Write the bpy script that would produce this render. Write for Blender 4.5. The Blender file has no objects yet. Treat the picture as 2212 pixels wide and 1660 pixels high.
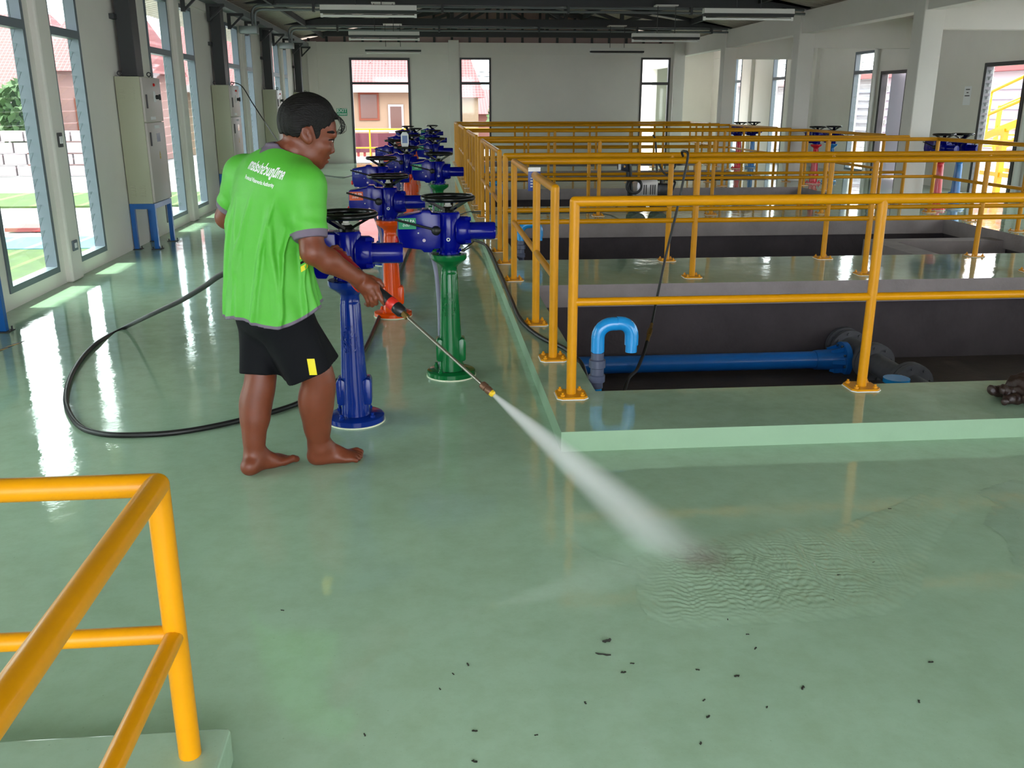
import bpy, bmesh, math, random
import numpy as np
from mathutils import Vector, Matrix
from mathutils.bvhtree import BVHTree

# ---------------------------------------------------------------- camera, light, exposure
SC = bpy.context.scene
COL = SC.collection
CAM_H = 1.5
FPX, PITCH, YAW = 1970.0, math.radians(17.05), math.radians(5.07)
cd = bpy.data.cameras.new('camera'); cam = bpy.data.objects.new('camera', cd); COL.objects.link(cam)
cd.sensor_fit = 'HORIZONTAL'; cd.sensor_width = 36.0; cd.lens = 36.0 * FPX / 2212.0
cd.clip_start = 0.05; cd.clip_end = 400
cam.location = (0, 0, CAM_H)
cam.rotation_euler = (math.pi/2 - PITCH, 0, -YAW)
SC.camera = cam

wd = bpy.data.worlds.new('sky'); SC.world = wd; wd.use_nodes = True
nt = wd.node_tree; nt.nodes.clear()
_o = nt.nodes.new('ShaderNodeOutputWorld'); _b = nt.nodes.new('ShaderNodeBackground')
_n = nt.nodes.new('ShaderNodeTexNoise'); _r = nt.nodes.new('ShaderNodeValToRGB'); _tc = nt.nodes.new('ShaderNodeTexCoord')
_n.inputs['Scale'].default_value = 2.2; _n.inputs['Detail'].default_value = 5
_r.color_ramp.elements[0].position = .38; _r.color_ramp.elements[0].color = (.80, .88, 1.0, 1)
_r.color_ramp.elements[1].position = .62; _r.color_ramp.elements[1].color = (1.0, .99, .98, 1)
nt.links.new(_tc.outputs['Generated'], _n.inputs['Vector']); nt.links.new(_n.outputs['Fac'], _r.inputs['Fac'])
nt.links.new(_r.outputs['Color'], _b.inputs['Color']); nt.links.new(_b.outputs['Background'], _o.inputs['Surface'])
_b.inputs['Strength'].default_value = 6.0

sd = bpy.data.lights.new('sun', 'SUN'); sun = bpy.data.objects.new('sun', sd); COL.objects.link(sun)
sd.energy = 8.0; sd.angle = math.radians(1.5); sd.color = (1.0, .96, .88)
_sdir = Vector((math.cos(math.radians(62)), .02, -math.sin(math.radians(62))))
sun.rotation_euler = _sdir.to_track_quat('-Z', 'Y').to_euler()

SC.view_settings.view_transform = 'Standard'; SC.view_settings.look = 'None'
SC.view_settings.gamma = 1.0; SC.view_settings.use_curve_mapping = False
SC.view_settings.exposure = 0.55
SC.cycles.max_bounces = 8; SC.cycles.use_adaptive_sampling = True; SC.cycles.adaptive_threshold = .025; SC.cycles.volume_bounces = 3; SC.cycles.diffuse_bounces = 4; SC.cycles.transparent_max_bounces = 24
SC.cycles.sample_clamp_indirect = 6.0; SC.cycles.caustics_reflective = False; SC.cycles.caustics_refractive = False

# ---------------------------------------------------------------- pixel -> ray helpers (image 2212 x 1660)
_F = np.array([math.sin(YAW)*math.cos(PITCH), math.cos(YAW)*math.cos(PITCH), -math.sin(PITCH)])
_R = np.array([math.cos(YAW), -math.sin(YAW), 0.0]); _U = np.cross(_R, _F)
_C = np.array([0, 0, CAM_H])
def ray(x, y): return _F*FPX + _R*(x-1106) - _U*(y-830)
def G(x, y, z=0.0):
    d = ray(x, y); return Vector(_C + d*(z-CAM_H)/d[2])
def PX(x, y, X):
    d = ray(x, y); return Vector(_C + d*X/d[0])
def PY(x, y, Y):
    d = ray(x, y); return Vector(_C + d*Y/d[1])

# ---------------------------------------------------------------- mesh helpers
class M:
    def __init__(s): s.v = []; s.f = []
    def add(s, vs, fs):
        b = len(s.v); s.v += [tuple(map(float, p)) for p in vs]; s.f += [tuple(b+i for i in q) for q in fs]; return s
    def box(s, x0, x1, y0, y1, z0, z1):
        return s.add([(x0,y0,z0),(x1,y0,z0),(x1,y1,z0),(x0,y1,z0),(x0,y0,z1),(x1,y0,z1),(x1,y1,z1),(x0,y1,z1)],
                     [(0,3,2,1),(4,5,6,7),(0,1,5,4),(1,2,6,5),(2,3,7,6),(3,0,4,7)])
    def bbox(s, x0, x1, y0, y1, z0, z1, b=.006):
        """box with chamfered edges"""
        v = []
        X = (x0, x0+b, x1-b, x1); Y = (y0, y0+b, y1-b, y1); Z = (z0, z0+b, z1-b, z1)
        bm = bmesh.new(); bmesh.ops.create_cube(bm, size=1)
        for q in bm.verts: q.co = Vector(((x0+x1)/2+q.co.x*(x1-x0), (y0+y1)/2+q.co.y*(y1-y0), (z0+z1)/2+q.co.z*(z1-z0)))
        bmesh.ops.bevel(bm, geom=bm.edges[:], offset=b, segments=2, affect='EDGES', profile=.5)
        bm.verts.index_update()
        s.add([q.co for q in bm.verts], [[w.index for w in fc.verts] for fc in bm.faces]); bm.free(); return s
    def obb(s, c, ax, ay, az):
        c = Vector(c); ax = Vector(ax); ay = Vector(ay); az = Vector(az)
        vs = [c+ax*i+ay*j+az*k for k in (-1,1) for i,j in ((-1,-1),(1,-1),(1,1),(-1,1))]
        return s.add(vs, [(0,3,2,1),(4,5,6,7),(0,1,5,4),(1,2,6,5),(2,3,7,6),(3,0,4,7)])
    def bar(s, p0, p1, w, h, up=(0,0,1)):
        p0 = Vector(p0); p1 = Vector(p1); d = (p1-p0); L = d.length; d.normalize()
        r = d.cross(Vector(up));
        if r.length < 1e-4: r = d.cross(Vector((1,0,0)))
        r.normalize(); u = r.cross(d)
        return s.obb((p0+p1)/2, d*L/2, r*w/2, u*h/2)
    def rings(s, rings, cap=True, closed=False):
        n = len(rings[0]); b = len(s.v)
        for r in rings: s.v += [tuple(map(float, p)) for p in r]
        m = len(rings)
        for i in range(m if closed else m-1):
            i2 = (i+1) % m
            for j in range(n):
                k = (j+1) % n
                s.f.append((b+i*n+j, b+i*n+k, b+i2*n+k, b+i2*n+j))
        if cap and not closed:
            s.f.append(tuple(b+j for j in reversed(range(n)))); s.f.append(tuple(b+(m-1)*n+j for j in range(n)))
        return s
    def cyl(s, p0, p1, r0, r1=None, seg=16, cap=True):
        return s.tube([p0, p1], [r0, r0 if r1 is None else r1], seg, cap)
    def tube(s, pts, r, seg=10, cap=True, closed=False):
        pts = [Vector(p) for p in pts]; n = len(pts)
        rr = r if isinstance(r, (list, tuple)) else [r]*n
        T = []
        for i in range(n):
            if closed: a, b = pts[i-1], pts[(i+1) % n]
            else: a, b = pts[max(i-1,0)], pts[min(i+1,n-1)]
            T.append((b-a).normalized())
        u = T[0].orthogonal().normalized(); out = []
        for i in range(n):
            if i: u = T[i-1].rotation_difference(T[i]) @ u
            u = (u - T[i]*u.dot(T[i])).normalized(); w = T[i].cross(u)
            k = 1.0
            if 0 < i < n-1 and not closed:
                c = T[i].dot((pts[i]-pts[i-1]).normalized()); k = 1/max(c, .6)
            out.append([pts[i] + (u*math.cos(2*math.pi*j/seg) + w*math.sin(2*math.pi*j/seg))*rr[i]*(1.0) for j in range(seg)])
        return s.rings(out, cap, closed)
    def lathe(s, prof, c=(0,0,0), axis=(0,0,1), seg=24, cap=True):
        c = Vector(c); a = Vector(axis).normalized(); u = a.orthogonal().normalized(); w = a.cross(u)
        return s.rings([[c + a*z + (u*math.cos(2*math.pi*j/seg)+w*math.sin(2*math.pi*j/seg))*r for j in range(seg)] for r, z in prof], cap)
    def torus(s, c, R, r, axis=(0,0,1), seg=32, sub=10):
        c = Vector(c); a = Vector(axis).normalized(); u = a.orthogonal().normalized(); w = a.cross(u)
        return s.tube([c+(u*math.cos(2*math.pi*j/seg)+w*math.sin(2*math.pi*j/seg))*R for j in range(seg)], r, sub, closed=True)
    def ell(s, c, rx, ry, rz, seg=16, n=10):
        c = Vector(c)
        return s.rings([[c+Vector((rx*math.sin(t)*math.cos(2*math.pi*j/seg), ry*math.sin(t)*math.sin(2*math.pi*j/seg), -rz*math.cos(t))) for j in range(seg)]
                        for t in [.02+(math.pi-.04)*i/n for i in range(n+1)]])
    def prism(s, poly, off):
        n = len(poly); b = len(s.v); off = Vector(off)
        s.v += [tuple(map(float, p)) for p in poly] + [tuple(Vector(p)+off) for p in poly]
        s.f.append(tuple(b+i for i in reversed(range(n)))); s.f.append(tuple(b+n+i for i in range(n)))
        for i in range(n): s.f.append((b+i, b+(i+1)%n, b+n+(i+1)%n, b+n+i))
        return s
    def quad(s, a, b, c, d): return s.add([a,b,c,d], [(0,1,2,3)])
    def move(s, d):
        d = Vector(d); s.v = [tuple(Vector(p)+d) for p in s.v]; return s

def mesh_of(name, m, mat, smooth=True, ang=38):
    me = bpy.data.meshes.new(name); me.from_pydata(m.v, [], m.f); me.validate(); me.update()
    bm = bmesh.new(); bm.from_mesh(me); bmesh.ops.recalc_face_normals(bm, faces=bm.faces); bm.to_mesh(me); bm.free()
    if smooth:
        me.shade_smooth(); me.set_sharp_from_angle(angle=math.radians(ang))
    if mat is not None:
        for q in (mat if isinstance(mat, (list, tuple)) else [mat]): me.materials.append(q)
    return me
def link(name, me, parent=None, loc=(0,0,0), rotz=0.0):
    o = bpy.data.objects.new(name, me); COL.objects.link(o)
    if parent is not None: o.parent = parent
    o.location = loc; o.rotation_euler = (0, 0, rotz); return o
def obj(name, m, mat, parent=None, world=False, smooth=True, ang=38):
    """one mesh object; world=True: m is in world coordinates and gets moved into its parent's frame"""
    if world and parent is not None:
        p = parent; d = Vector()
        while p is not None: d += p.location; p = p.parent
        m.move(-d)
    return link(name, mesh_of(name, m, mat, smooth, ang), parent)
def thing(name, label, cat, loc=(0,0,0), rotz=0.0, group=None, kind=None):
    o = link(name, None, None, loc, rotz)
    return tag(o, label, cat, group, kind)
def tag(o, label=None, cat=None, group=None, kind=None):
    if label: o['label'] = label
    if cat: o['category'] = cat
    if group: o['group'] = group
    if kind: o['kind'] = kind
    return o
def dup(root, loc=None, rotz=None, label=None, skip=()):
    def cp(o, par):
        c = o.copy(); COL.objects.link(c); c.parent = par
        for ch in kids.get(o.name, []): cp(ch, c)
        return c
    kids = {}
    for q in root.children_recursive: kids.setdefault(q.parent.name, []).append(q)
    r = cp(root, None)
    if loc is not None: r.location = loc
    if rotz is not None: r.rotation_euler = (0,0,rotz)
    if label: r['label'] = label
    return r
def rounded(p, rad=.06, n=5):
    """polyline with rounded corners"""
    p = [Vector(q) for q in p]; out = [p[0]]
    for i in range(1, len(p)-1):
        a = p[i-1]-p[i]; b = p[i+1]-p[i]; r = min(rad, a.length*.49, b.length*.49)
        A = p[i]+a.normalized()*r; B = p[i]+b.normalized()*r
        for k in range(n+1):
            t = k/n; out.append(A*(1-t)**2 + p[i]*2*t*(1-t) + B*t*t)
    out.append(p[-1]); return out
def spline(p, n=10):
    p = [Vector(q) for q in p]; out = []
    for i in range(len(p)-1):
        a = p[max(i-1,0)]; b = p[i]; c = p[i+1]; d = p[min(i+2,len(p)-1)]
        for k in range(n):
            t = k/n
            out.append(.5*((2*b)+(c-a)*t+(2*a-5*b+4*c-d)*t*t+(3*b-a-3*c+d)*t**3))
    out.append(p[-1]); return out

# ---------------------------------------------------------------- materials
def lin(h):
    if isinstance(h, str):
        h = h.lstrip('#'); c = [int(h[i:i+2],16)/255 for i in (0,2,4)]
        return tuple((x/12.92 if x <= .04045 else ((x+.055)/1.055)**2.4) for x in c)
    return h
def mat(name, col, rough=.5, metal=0.0, coat=0.0, var=0.0, vscale=4.0, bump=0.0, bscale=60.0, col2=None, spec=.5, rvar=0.0):
    m = bpy.data.materials.new(name); m.use_nodes = True; t = m.node_tree
    b = t.nodes['Principled BSDF']; c = lin(col)
    b.inputs['Base Color'].default_value = (*c, 1); b.inputs['Roughness'].default_value = rough
    b.inputs['Metallic'].default_value = metal; b.inputs['Coat Weight'].default_value = coat; b.inputs['Coat Roughness'].default_value = .08
    b.inputs['Specular IOR Level'].default_value = spec
    tc = t.nodes.new('ShaderNodeTexCoord')
    if var > 0 or col2 is not None or rvar > 0:
        n = t.nodes.new('ShaderNodeTexNoise'); n.inputs['Scale'].default_value = vscale; n.inputs['Detail'].default_value = 6; n.inputs['Roughness'].default_value = .6
        t.links.new(tc.outputs['Object'], n.inputs['Vector'])
        if var > 0 or col2 is not None:
            r = t.nodes.new('ShaderNodeValToRGB')
            c2 = lin(col2) if col2 is not None else tuple(x*(1-var) for x in c)
            r.color_ramp.elements[0].position = .35; r.color_ramp.elements[0].color = (*c2, 1)
            r.color_ramp.elements[1].position = .65; r.color_ramp.elements[1].color = (*c, 1)
            t.links.new(n.outputs['Fac'], r.inputs['Fac']); t.links.new(r.outputs['Color'], b.inputs['Base Color'])
        if rvar > 0:
            mr = t.nodes.new('ShaderNodeMapRange'); mr.inputs['From Min'].default_value = .35; mr.inputs['From Max'].default_value = .65
            mr.inputs['To Min'].default_value = max(rough-rvar, .02); mr.inputs['To Max'].default_value = rough+rvar
            t.links.new(n.outputs['Fac'], mr.inputs['Value']); t.links.new(mr.outputs['Result'], b.inputs['Roughness'])
    if bump > 0:
        n2 = t.nodes.new('ShaderNodeTexNoise'); n2.inputs['Scale'].default_value = bscale; n2.inputs['Detail'].default_value = 4
        bp = t.nodes.new('ShaderNodeBump'); bp.inputs['Strength'].default_value = bump; bp.inputs['Distance'].default_value = .01
        t.links.new(tc.outputs['Object'], n2.inputs['Vector']); t.links.new(n2.outputs['Fac'], bp.inputs['Height']); t.links.new(bp.outputs['Normal'], b.inputs['Normal'])
    return m
def glass_mat(name, tint=(.93,.97,.95), refl=.5):
    """thin clear glass: see-through, more mirror-like at grazing angles, the same from both sides"""
    m = bpy.data.materials.new(name); m.use_nodes = True; t = m.node_tree; t.nodes.clear()
    o = t.nodes.new('ShaderNodeOutputMaterial'); mx = t.nodes.new('ShaderNodeMixShader')
    tr = t.nodes.new('ShaderNodeBsdfTransparent'); gl = t.nodes.new('ShaderNodeBsdfGlossy'); fr = t.nodes.new('ShaderNodeLayerWeight')
    pw = t.nodes.new('ShaderNodeMath'); pw.operation = 'POWER'; pw.inputs[1].default_value = 4.0
    ml = t.nodes.new('ShaderNodeMath'); ml.operation = 'MULTIPLY_ADD'; ml.inputs[1].default_value = refl; ml.inputs[2].default_value = .03
    tr.inputs['Color'].default_value = (*tint, 1); gl.inputs['Roughness'].default_value = .04
    t.links.new(fr.outputs['Facing'], pw.inputs[0]); t.links.new(pw.outputs[0], ml.inputs[0])
    t.links.new(ml.outputs[0], mx.inputs[0]); t.links.new(tr.outputs[0], mx.inputs[1]); t.links.new(gl.outputs[0], mx.inputs[2]); t.links.new(mx.outputs[0], o.inputs[0])
    return m

MAT = {}
def setup_mats():
    A = MAT
    A['wall'] = mat('wall plaster', '#e6e1da', .75, var=.05, vscale=1.2, bump=.08, bscale=35)
    A['white'] = mat('white paint', '#dcdcd8', .6)
    A['frame'] = mat('grey aluminium', '#69727c', .5, .1)
    A['darkframe'] = mat('dark steel frame', '#4b4a4c', .5, .3)
    A['steel'] = mat('dark painted steel', '#3a3b3d', .6, .1)
    A['roof'] = mat('roof sheet underside', '#b9b2a4', .6, .2, var=.12, vscale=1.5)
    A['gable'] = mat('gable sheet', '#a78f8a', .8)
    A['glass'] = glass_mat('window glass')
    A['louvre'] = glass_mat('louvre glass', (.90,.96,.93), .35)
    A['yellow'] = mat('yellow gloss paint', '#d89200', .36, coat=.1, spec=.3, var=.08, vscale=8, bump=.02, bscale=90)
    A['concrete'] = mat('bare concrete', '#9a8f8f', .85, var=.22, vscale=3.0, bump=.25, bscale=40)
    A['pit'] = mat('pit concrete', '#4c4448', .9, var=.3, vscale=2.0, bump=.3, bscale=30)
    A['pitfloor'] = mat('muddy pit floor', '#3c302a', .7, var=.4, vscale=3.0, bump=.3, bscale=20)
    A['black'] = mat('black rubber', '#141415', .45)
    A['blackgloss'] = mat('black gloss paint', '#060607', .25, spec=.35)
    A['chrome'] = mat('steel', '#b8b4ae', .25, 1.0)
    A['brass'] = mat('brass', '#a08050', .35, 1.0)
    A['cab'] = mat('cabinet enamel', '#b4b49c', .5)
    A['cabdoor'] = mat('cabinet door enamel', '#c2b9b4', .4)
    A['legblue'] = mat('blue frame paint', '#0f5fae', .35, coat=.3)
    A['tray'] = mat('galvanised tray', '#7f8485', .5, .5)
    A['lamp'] = mat('lamp housing', '#dcdad4', .4)
    A['red'] = mat('red plastic', '#d01818', .3)
    A['paper'] = mat('paper', '#efeef0', .8)
setup_mats()

def floor_mat(name, base, base2, rough):
    """mint floor paint, wet: colour mottled by dirt, gloss varied by the water film"""
    m = bpy.data.materials.new(name); m.use_nodes = True; t = m.node_tree; L = t.links.new
    b = t.nodes['Principled BSDF']; tc = t.nodes.new('ShaderNodeTexCoord')
    def noise(s, d=5, ro=.6, dist=0.0):
        n = t.nodes.new('ShaderNodeTexNoise'); n.inputs['Scale'].default_value = s; n.inputs['Detail'].default_value = d
        n.inputs['Roughness'].default_value = ro; n.inputs['Distortion'].default_value = dist; L(tc.outputs['Object'], n.inputs['Vector']); return n
    def ramp(n, p0, c0, p1, c1):
        r = t.nodes.new('ShaderNodeValToRGB'); e = r.color_ramp.elements
        e[0].position = p0; e[0].color = c0; e[1].position = p1; e[1].color = c1; L(n.outputs['Fac'], r.inputs['Fac']); return r
    def mul(a, bb, f=1.0, mode='MULTIPLY'):
        x = t.nodes.new('ShaderNodeMix'); x.data_type = 'RGBA'; x.blend_type = mode; x.inputs[0].default_value = f
        L(a, x.inputs[6]); L(bb, x.inputs[7]); return x.outputs[2]
    n1 = noise(.7, 6, .6, .4); c1 = ramp(n1, .3, (*lin(base2),1), .7, (*lin(base),1))
    n2 = noise(9, 6, .7); c2 = ramp(n2, .25, (.86,.85,.80,1), .6, (1,1,1,1))
    n3 = noise(130, 2); c3 = ramp(n3, .24, (.55,.55,.5,1), .31, (1,1,1,1))
    col = mul(mul(c1.outputs['Color'], c2.outputs['Color']), c3.outputs['Color'], .5)
    # brown silt lifted where the spray lands
    vm = t.nodes.new('ShaderNodeVectorMath'); vm.operation = 'DISTANCE'; L(tc.outputs['Object'], vm.inputs[0]); vm.inputs[1].default_value = (.905, 2.765, 0)
    nd = noise(14, 6, .7, .6); ad = t.nodes.new('ShaderNodeMath'); ad.operation = 'MULTIPLY_ADD'; ad.inputs[1].default_value = .26; L(nd.outputs['Fac'], ad.inputs[0]); L(vm.outputs['Value'], ad.inputs[2])
    ms = t.nodes.new('ShaderNodeMapRange'); ms.inputs['From Min'].default_value = .13; ms.inputs['From Max'].default_value = .26; ms.inputs['To Min'].default_value = .62; ms.inputs['To Max'].default_value = 0.0; L(ad.outputs[0], ms.inputs['Value'])
    mx = t.nodes.new('ShaderNodeMix'); mx.data_type = 'RGBA'; L(ms.outputs['Result'], mx.inputs[0]); L(col, mx.inputs[6]); mx.inputs[7].default_value = (*lin('#6b5a4c'), 1)
    L(mx.outputs[2], b.inputs['Base Color'])
    n4 = noise(1.4, 4, .55, .8); mr = t.nodes.new('ShaderNodeMapRange'); L(n4.outputs['Fac'], mr.inputs['Value'])
    mr.inputs['From Min'].default_value = .4; mr.inputs['From Max'].default_value = .62
    mr.inputs['To Min'].default_value = rough*.3; mr.inputs['To Max'].default_value = rough
    L(mr.outputs['Result'], b.inputs['Roughness'])
    b.inputs['Specular IOR Level'].default_value = .6
    n5 = noise(5, 3, .5); n6 = noise(55, 2, .5)
    bp = t.nodes.new('ShaderNodeBump'); bp.inputs['Strength'].default_value = .18; bp.inputs['Distance'].default_value = .01; L(n5.outputs['Fac'], bp.inputs['Height'])
    bp2 = t.nodes.new('ShaderNodeBump'); bp2.inputs['Strength'].default_value = .05; bp2.inputs['Distance'].default_value = .004; L(n6.outputs['Fac'], bp2.inputs['Height'])
    L(bp.outputs['Normal'], bp2.inputs['Normal']); L(bp2.outputs['Normal'], b.inputs['Normal'])
    return m
MAT['floor'] = floor_mat('wet mint floor paint', '#abc8ad', '#9cb89e', .11)
MAT['slab'] = floor_mat('wet mint slab paint', '#a4c0a6', '#93ac97', .10)
MAT['curbside'] = mat('mint curb paint', '#94b394', .45, var=.06, vscale=6, bump=.1, bscale=30)
# ---------------------------------------------------------------- setting: floor, slab, pits
XL, XR, YF, YB, YB2 = -3.2, 9.0, -2.6, 25.3, 29.7
CURB_X, CURB_Y, SLAB_Z = 0.56, 3.81, 0.095
def struct(name, m, mt, parent=None, **k):
    o = obj(name, m, mt, parent, **k)
    if parent is None: o['kind'] = 'structure'
    return o
# the floor is a plate left of and in front of the raised slab, plus the strip behind it
m = M()
m.box(XL-.15, CURB_X+.05, YF, YB+.2, -.12, 0)
m.box(CURB_X+.05, XR+.15, YF, CURB_Y+.05, -.12, 0)
m.box(CURB_X+.05, 6.6, 24.55, YB+.2, -.12, 0)
fl = struct('floor', m, MAT['floor'], smooth=False)
PITS = [(4.40, 7.26), (8.52, 11.3), (13.2, 16.05), (17.6, 20.45), (22.0, 24.1)]
PX0, PX1 = 0.82, 6.58
SB = -.09                                    # underside of the slab
m = M()                                      # painted slab (top and outer faces), bare concrete on the pit faces
def slabpart(x0, x1, y0, y1): m.box(x0, x1, y0, y1, SB, SLAB_Z)
slabpart(CURB_X, PX0, CURB_Y, 24.6)
slabpart(PX1, XR, CURB_Y, YB2)
ys = [CURB_Y] + [v for p in PITS for v in p] + [24.6]
for i in range(0, len(ys), 2): slabpart(PX0, PX1, ys[i], ys[i+1])
me = mesh_of('floor_raised', m, [MAT['slab'], MAT['concrete'], MAT['curbside']], smooth=False)
for p in me.polygons:
    c = p.center; n = p.normal
    if n.z > .5: p.material_index = 0
    elif c.x < CURB_X+.01 or c.y < CURB_Y+.01: p.material_index = 2
    else: p.material_index = 1
slab = link('floor_raised', me); slab['kind'] = 'structure'
for i, (y0, y1) in enumerate(PITS):
    zf = -.60 if i == 0 else -1.3
    w = .12
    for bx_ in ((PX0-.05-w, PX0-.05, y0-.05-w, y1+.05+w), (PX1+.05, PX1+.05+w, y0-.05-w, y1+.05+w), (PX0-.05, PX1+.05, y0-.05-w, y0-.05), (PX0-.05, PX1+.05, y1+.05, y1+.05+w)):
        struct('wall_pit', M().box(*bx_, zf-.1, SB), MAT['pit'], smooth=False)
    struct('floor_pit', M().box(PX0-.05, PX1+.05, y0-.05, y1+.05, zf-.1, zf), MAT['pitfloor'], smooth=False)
# concrete launder walls inside the second pit
m = M(); m.box(5.02, 5.30, 8.47, 10.0, -1.3, .0); m.box(5.02, 6.62, 10.0, 10.25, -1.3, .0)
struct('wall_launder', m, MAT['concrete'], smooth=False)
# near-left curb with a railing of its own
m = M(); m.bbox(-3.19, -.50, -1.6, 1.87, 0, SLAB_Z, .008)
struct('curb_corner', m, MAT['slab'], smooth=False).name = 'floor_curb'

# ---------------------------------------------------------------- walls with openings
def wall_y(name, x0, x1, y0, y1, z0, z1, opens, extra=None):
    """wall running along Y; opens = (ya, yb, za, zb)"""
    m = M(); y = y0
    for ya, yb, za, zb in sorted(opens):
        if ya > y: m.box(x0, x1, y, ya, z0, z1)
        if za > z0: m.box(x0, x1, ya, yb, z0, za)
        if zb < z1: m.box(x0, x1, ya, yb, zb, z1)
        y = yb
    if y < y1: m.box(x0, x1, y, y1, z0, z1)
    if extra: extra(m)
    return struct(name, m, MAT['wall'], smooth=False)
def wall_x(name, y0, y1, x0, x1, z0, z1, opens, extra=None):
    m = M(); x = x0
    for xa, xb, za, zb in sorted(opens):
        if xa > x: m.box(x, xa, y0, y1, z0, z1)
        if za > z0: m.box(xa, xb, y0, y1, z0, za)
        if zb < z1: m.box(xa, xb, y0, y1, zb, z1)
        x = xb
    if x < x1: m.box(x, x1, y0, y1, z0, z1)
    if extra: extra(m)
    return struct(name, m, MAT['wall'], smooth=False)
MOD = 4.4
LW = []
for k in range(-3, 4):
    for a, b in ((7.14, 8.12), (8.60, 9.33)):
        if YF+.3 < a+k*MOD and b+k*MOD < YB: LW.append((a+k*MOD, b+k*MOD, .12, 2.76))
def pil(m):
    for k in range(-3, 5):
        y = 8.25+k*MOD
        if YF < y < YB: m.bbox(XL-.02, XL+.06, y, y+.27, 0, 2.80, .02)
    m.box(XL-.01, XL+.03, YF, YB, 2.79, 3.1)
wall_y('wall_left', XL-.10, XL, YF, YB, -.4, 3.1, LW, pil)
BW = [(-1.99, -.43, 0, 2.66), (.87, 1.69, .10, 2.67), (5.69, 6.49, .10, 2.69)]
def pil(m):
    m.bbox(.58, .85, YB-.06, YB+.02, 0, 3.1, .01); m.bbox(-3.05, -2.80, YB-.06, YB+.02, 0, 3.05, .01); m.bbox(6.56, 6.86, YB-.12, YB+.1, 0, 3.1, .01)
    m.box(XL, 6.6, YB-.02, YB+.01, 2.74, 3.04)
wall_x('wall_back', YB, YB+.15, XL-.15, 6.85, -.4, 3.04, BW, pil)
RW = [(18.73, 19.63, .15, 2.55), (17.3, 18.4, .095, 2.13), (23.5, 24.4, .15, 2.82), (26.9, 27.6, .15, 2.82), (13.72, 14.85, .095, 2.14),
      (9.9, 10.9, .15, 2.6), (11.6, 12.6, .15, 2.6), (5.2, 6.6, .1, 2.6), (7.2, 8.4, .1, 2.6), (1.0, 2.4, .1, 2.6), (3.0, 4.2, .1, 2.6), (-1.2, .2, .1, 2.6)]
def pil(m):
    for k in range(-3, 4):
        y = 17.05+k*MOD
        if k != 0: m.bbox(XR-.10, XR+.02, y, y+.25, 0, 3.05, .015)
    m.box(XR-.03, XR+.01, YF, YB2, 2.86, 3.15)
wall_y('wall_right', XR, XR+.15, YF, YB2, -.4, 3.15, RW, pil)
wall_x('wall_aisle_end', YB2, YB2+.15, 6.7, XR+.15, -.4, 3.1, [])
wall_y('wall_aisle_side', 6.70, 6.85, YB+.15, YB2, -.4, 3.1, [(26.3, 28.2, .3, 2.5)])
FW = [(-2.9, 2.6, 0, 2.95), (5.8, 8.2, 0, 2.5)]
wall_x('wall_front', YF-.15, YF, XL-.15, XR+.15, -.4, 4.4, FW)

# ---------------------------------------------------------------- inner columns and beams on the right
COLS = [12.85 + MOD*k for k in (-4, -3, -2, -1, 0, 1, 2)]
CX0, CX1 = 6.80, 7.10
n = 0
for y in COLS:
    n += 1
    if 3.9 < y < 8: continue                                   # nothing of this one shows
    struct('column', M().bbox(CX0, CX1, y, y+.30, 0 if y < CURB_Y else SLAB_Z, 3.25, .012), MAT['wall'], smooth=False)
    struct('beam_cross', M().box(CX1-.02, XR, y+.05, y+.25, 2.50, 3.02), MAT['wall'], smooth=False)
struct('beam_long', M().box(CX0+.04, CX1-.04, YF, YB2, 2.74, 3.12), MAT['wall'], smooth=False)

# ---------------------------------------------------------------- roof
RX, RZ, EZL, EZR = 1.85, 4.15, 3.12, 3.14                      # ridge and eaves
def roof_z(x):
    return EZL + (x-XL)*(RZ-EZL)/(RX-XL) if x < RX else EZR + (6.95-x)*(RZ-EZR)/(6.95-RX)
def corrug(name, x0, z0, x1, z1, y0, y1, step=.19):
    m = M(); n = int((y1-y0)/step); vs = []
    d = Vector((x1-x0, 0, z1-z0)); nrm = Vector((-d.z, 0, d.x)).normalized()
    prof = []
    for i in range(n):
        y = y0 + i*step
        prof += [(y, 0), (y+step*.55, 0), (y+step*.66, .028), (y+step*.89, .028)]
    prof.append((y0+n*step, 0))
    a = [Vector((x0, y, z0)) + nrm*h for y, h in prof]; b = [Vector((x1, y, z1)) + nrm*h for y, h in prof]
    k = len(prof); m.v = [tuple(p) for p in a+b]; m.f = [(i, i+1, k+i+1, k+i) for i in range(k-1)]
    o = struct(name, m, MAT['roof'], smooth=False); return o
ov = 1.25
sl = (RZ-EZL)/(RX-XL)
corrug('ceiling_left', XL-ov, EZL-ov*sl, RX, RZ, YF-1, YB+1.0)
corrug('ceiling_right', RX, RZ, 6.98, EZR, YF-1, YB+1.0)
corrug('ceiling_aisle', 6.9, 3.24, XR+.9, 3.06, YF-1, YB2+.8)
struct('gable_back', M().prism([(XL-.1, YB+.05, 3.0), (6.9, YB+.05, 3.0), (6.9, YB+.05, 3.10), (RX, YB+.05, RZ-.02), (XL-.1, YB+.05, 3.06)], (0,.05,0)), MAT['gable'], smooth=False).name = 'wall_gable'
struct('gable_front', M().prism([(XL-.1, YF-.1, 3.0), (6.9, YF-.1, 3.0), (6.9, YF-.1, 3.10), (RX, YF-.1, RZ-.02), (XL-.1, YF-.1, 3.06)], (0,.05,0)), MAT['gable'], smooth=False).name = 'wall_gable'
# purlins
for x in np.arange(-2.6, 6.8, .95):
    m = M(); z = roof_z(x); m.box(x-.025, x+.025, YF, YB, z-.12, z-.01); obj('purlin', m, MAT['steel'], bpy.data.objects['ceiling_left' if x < RX else 'ceiling_right'], smooth=False)
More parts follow.
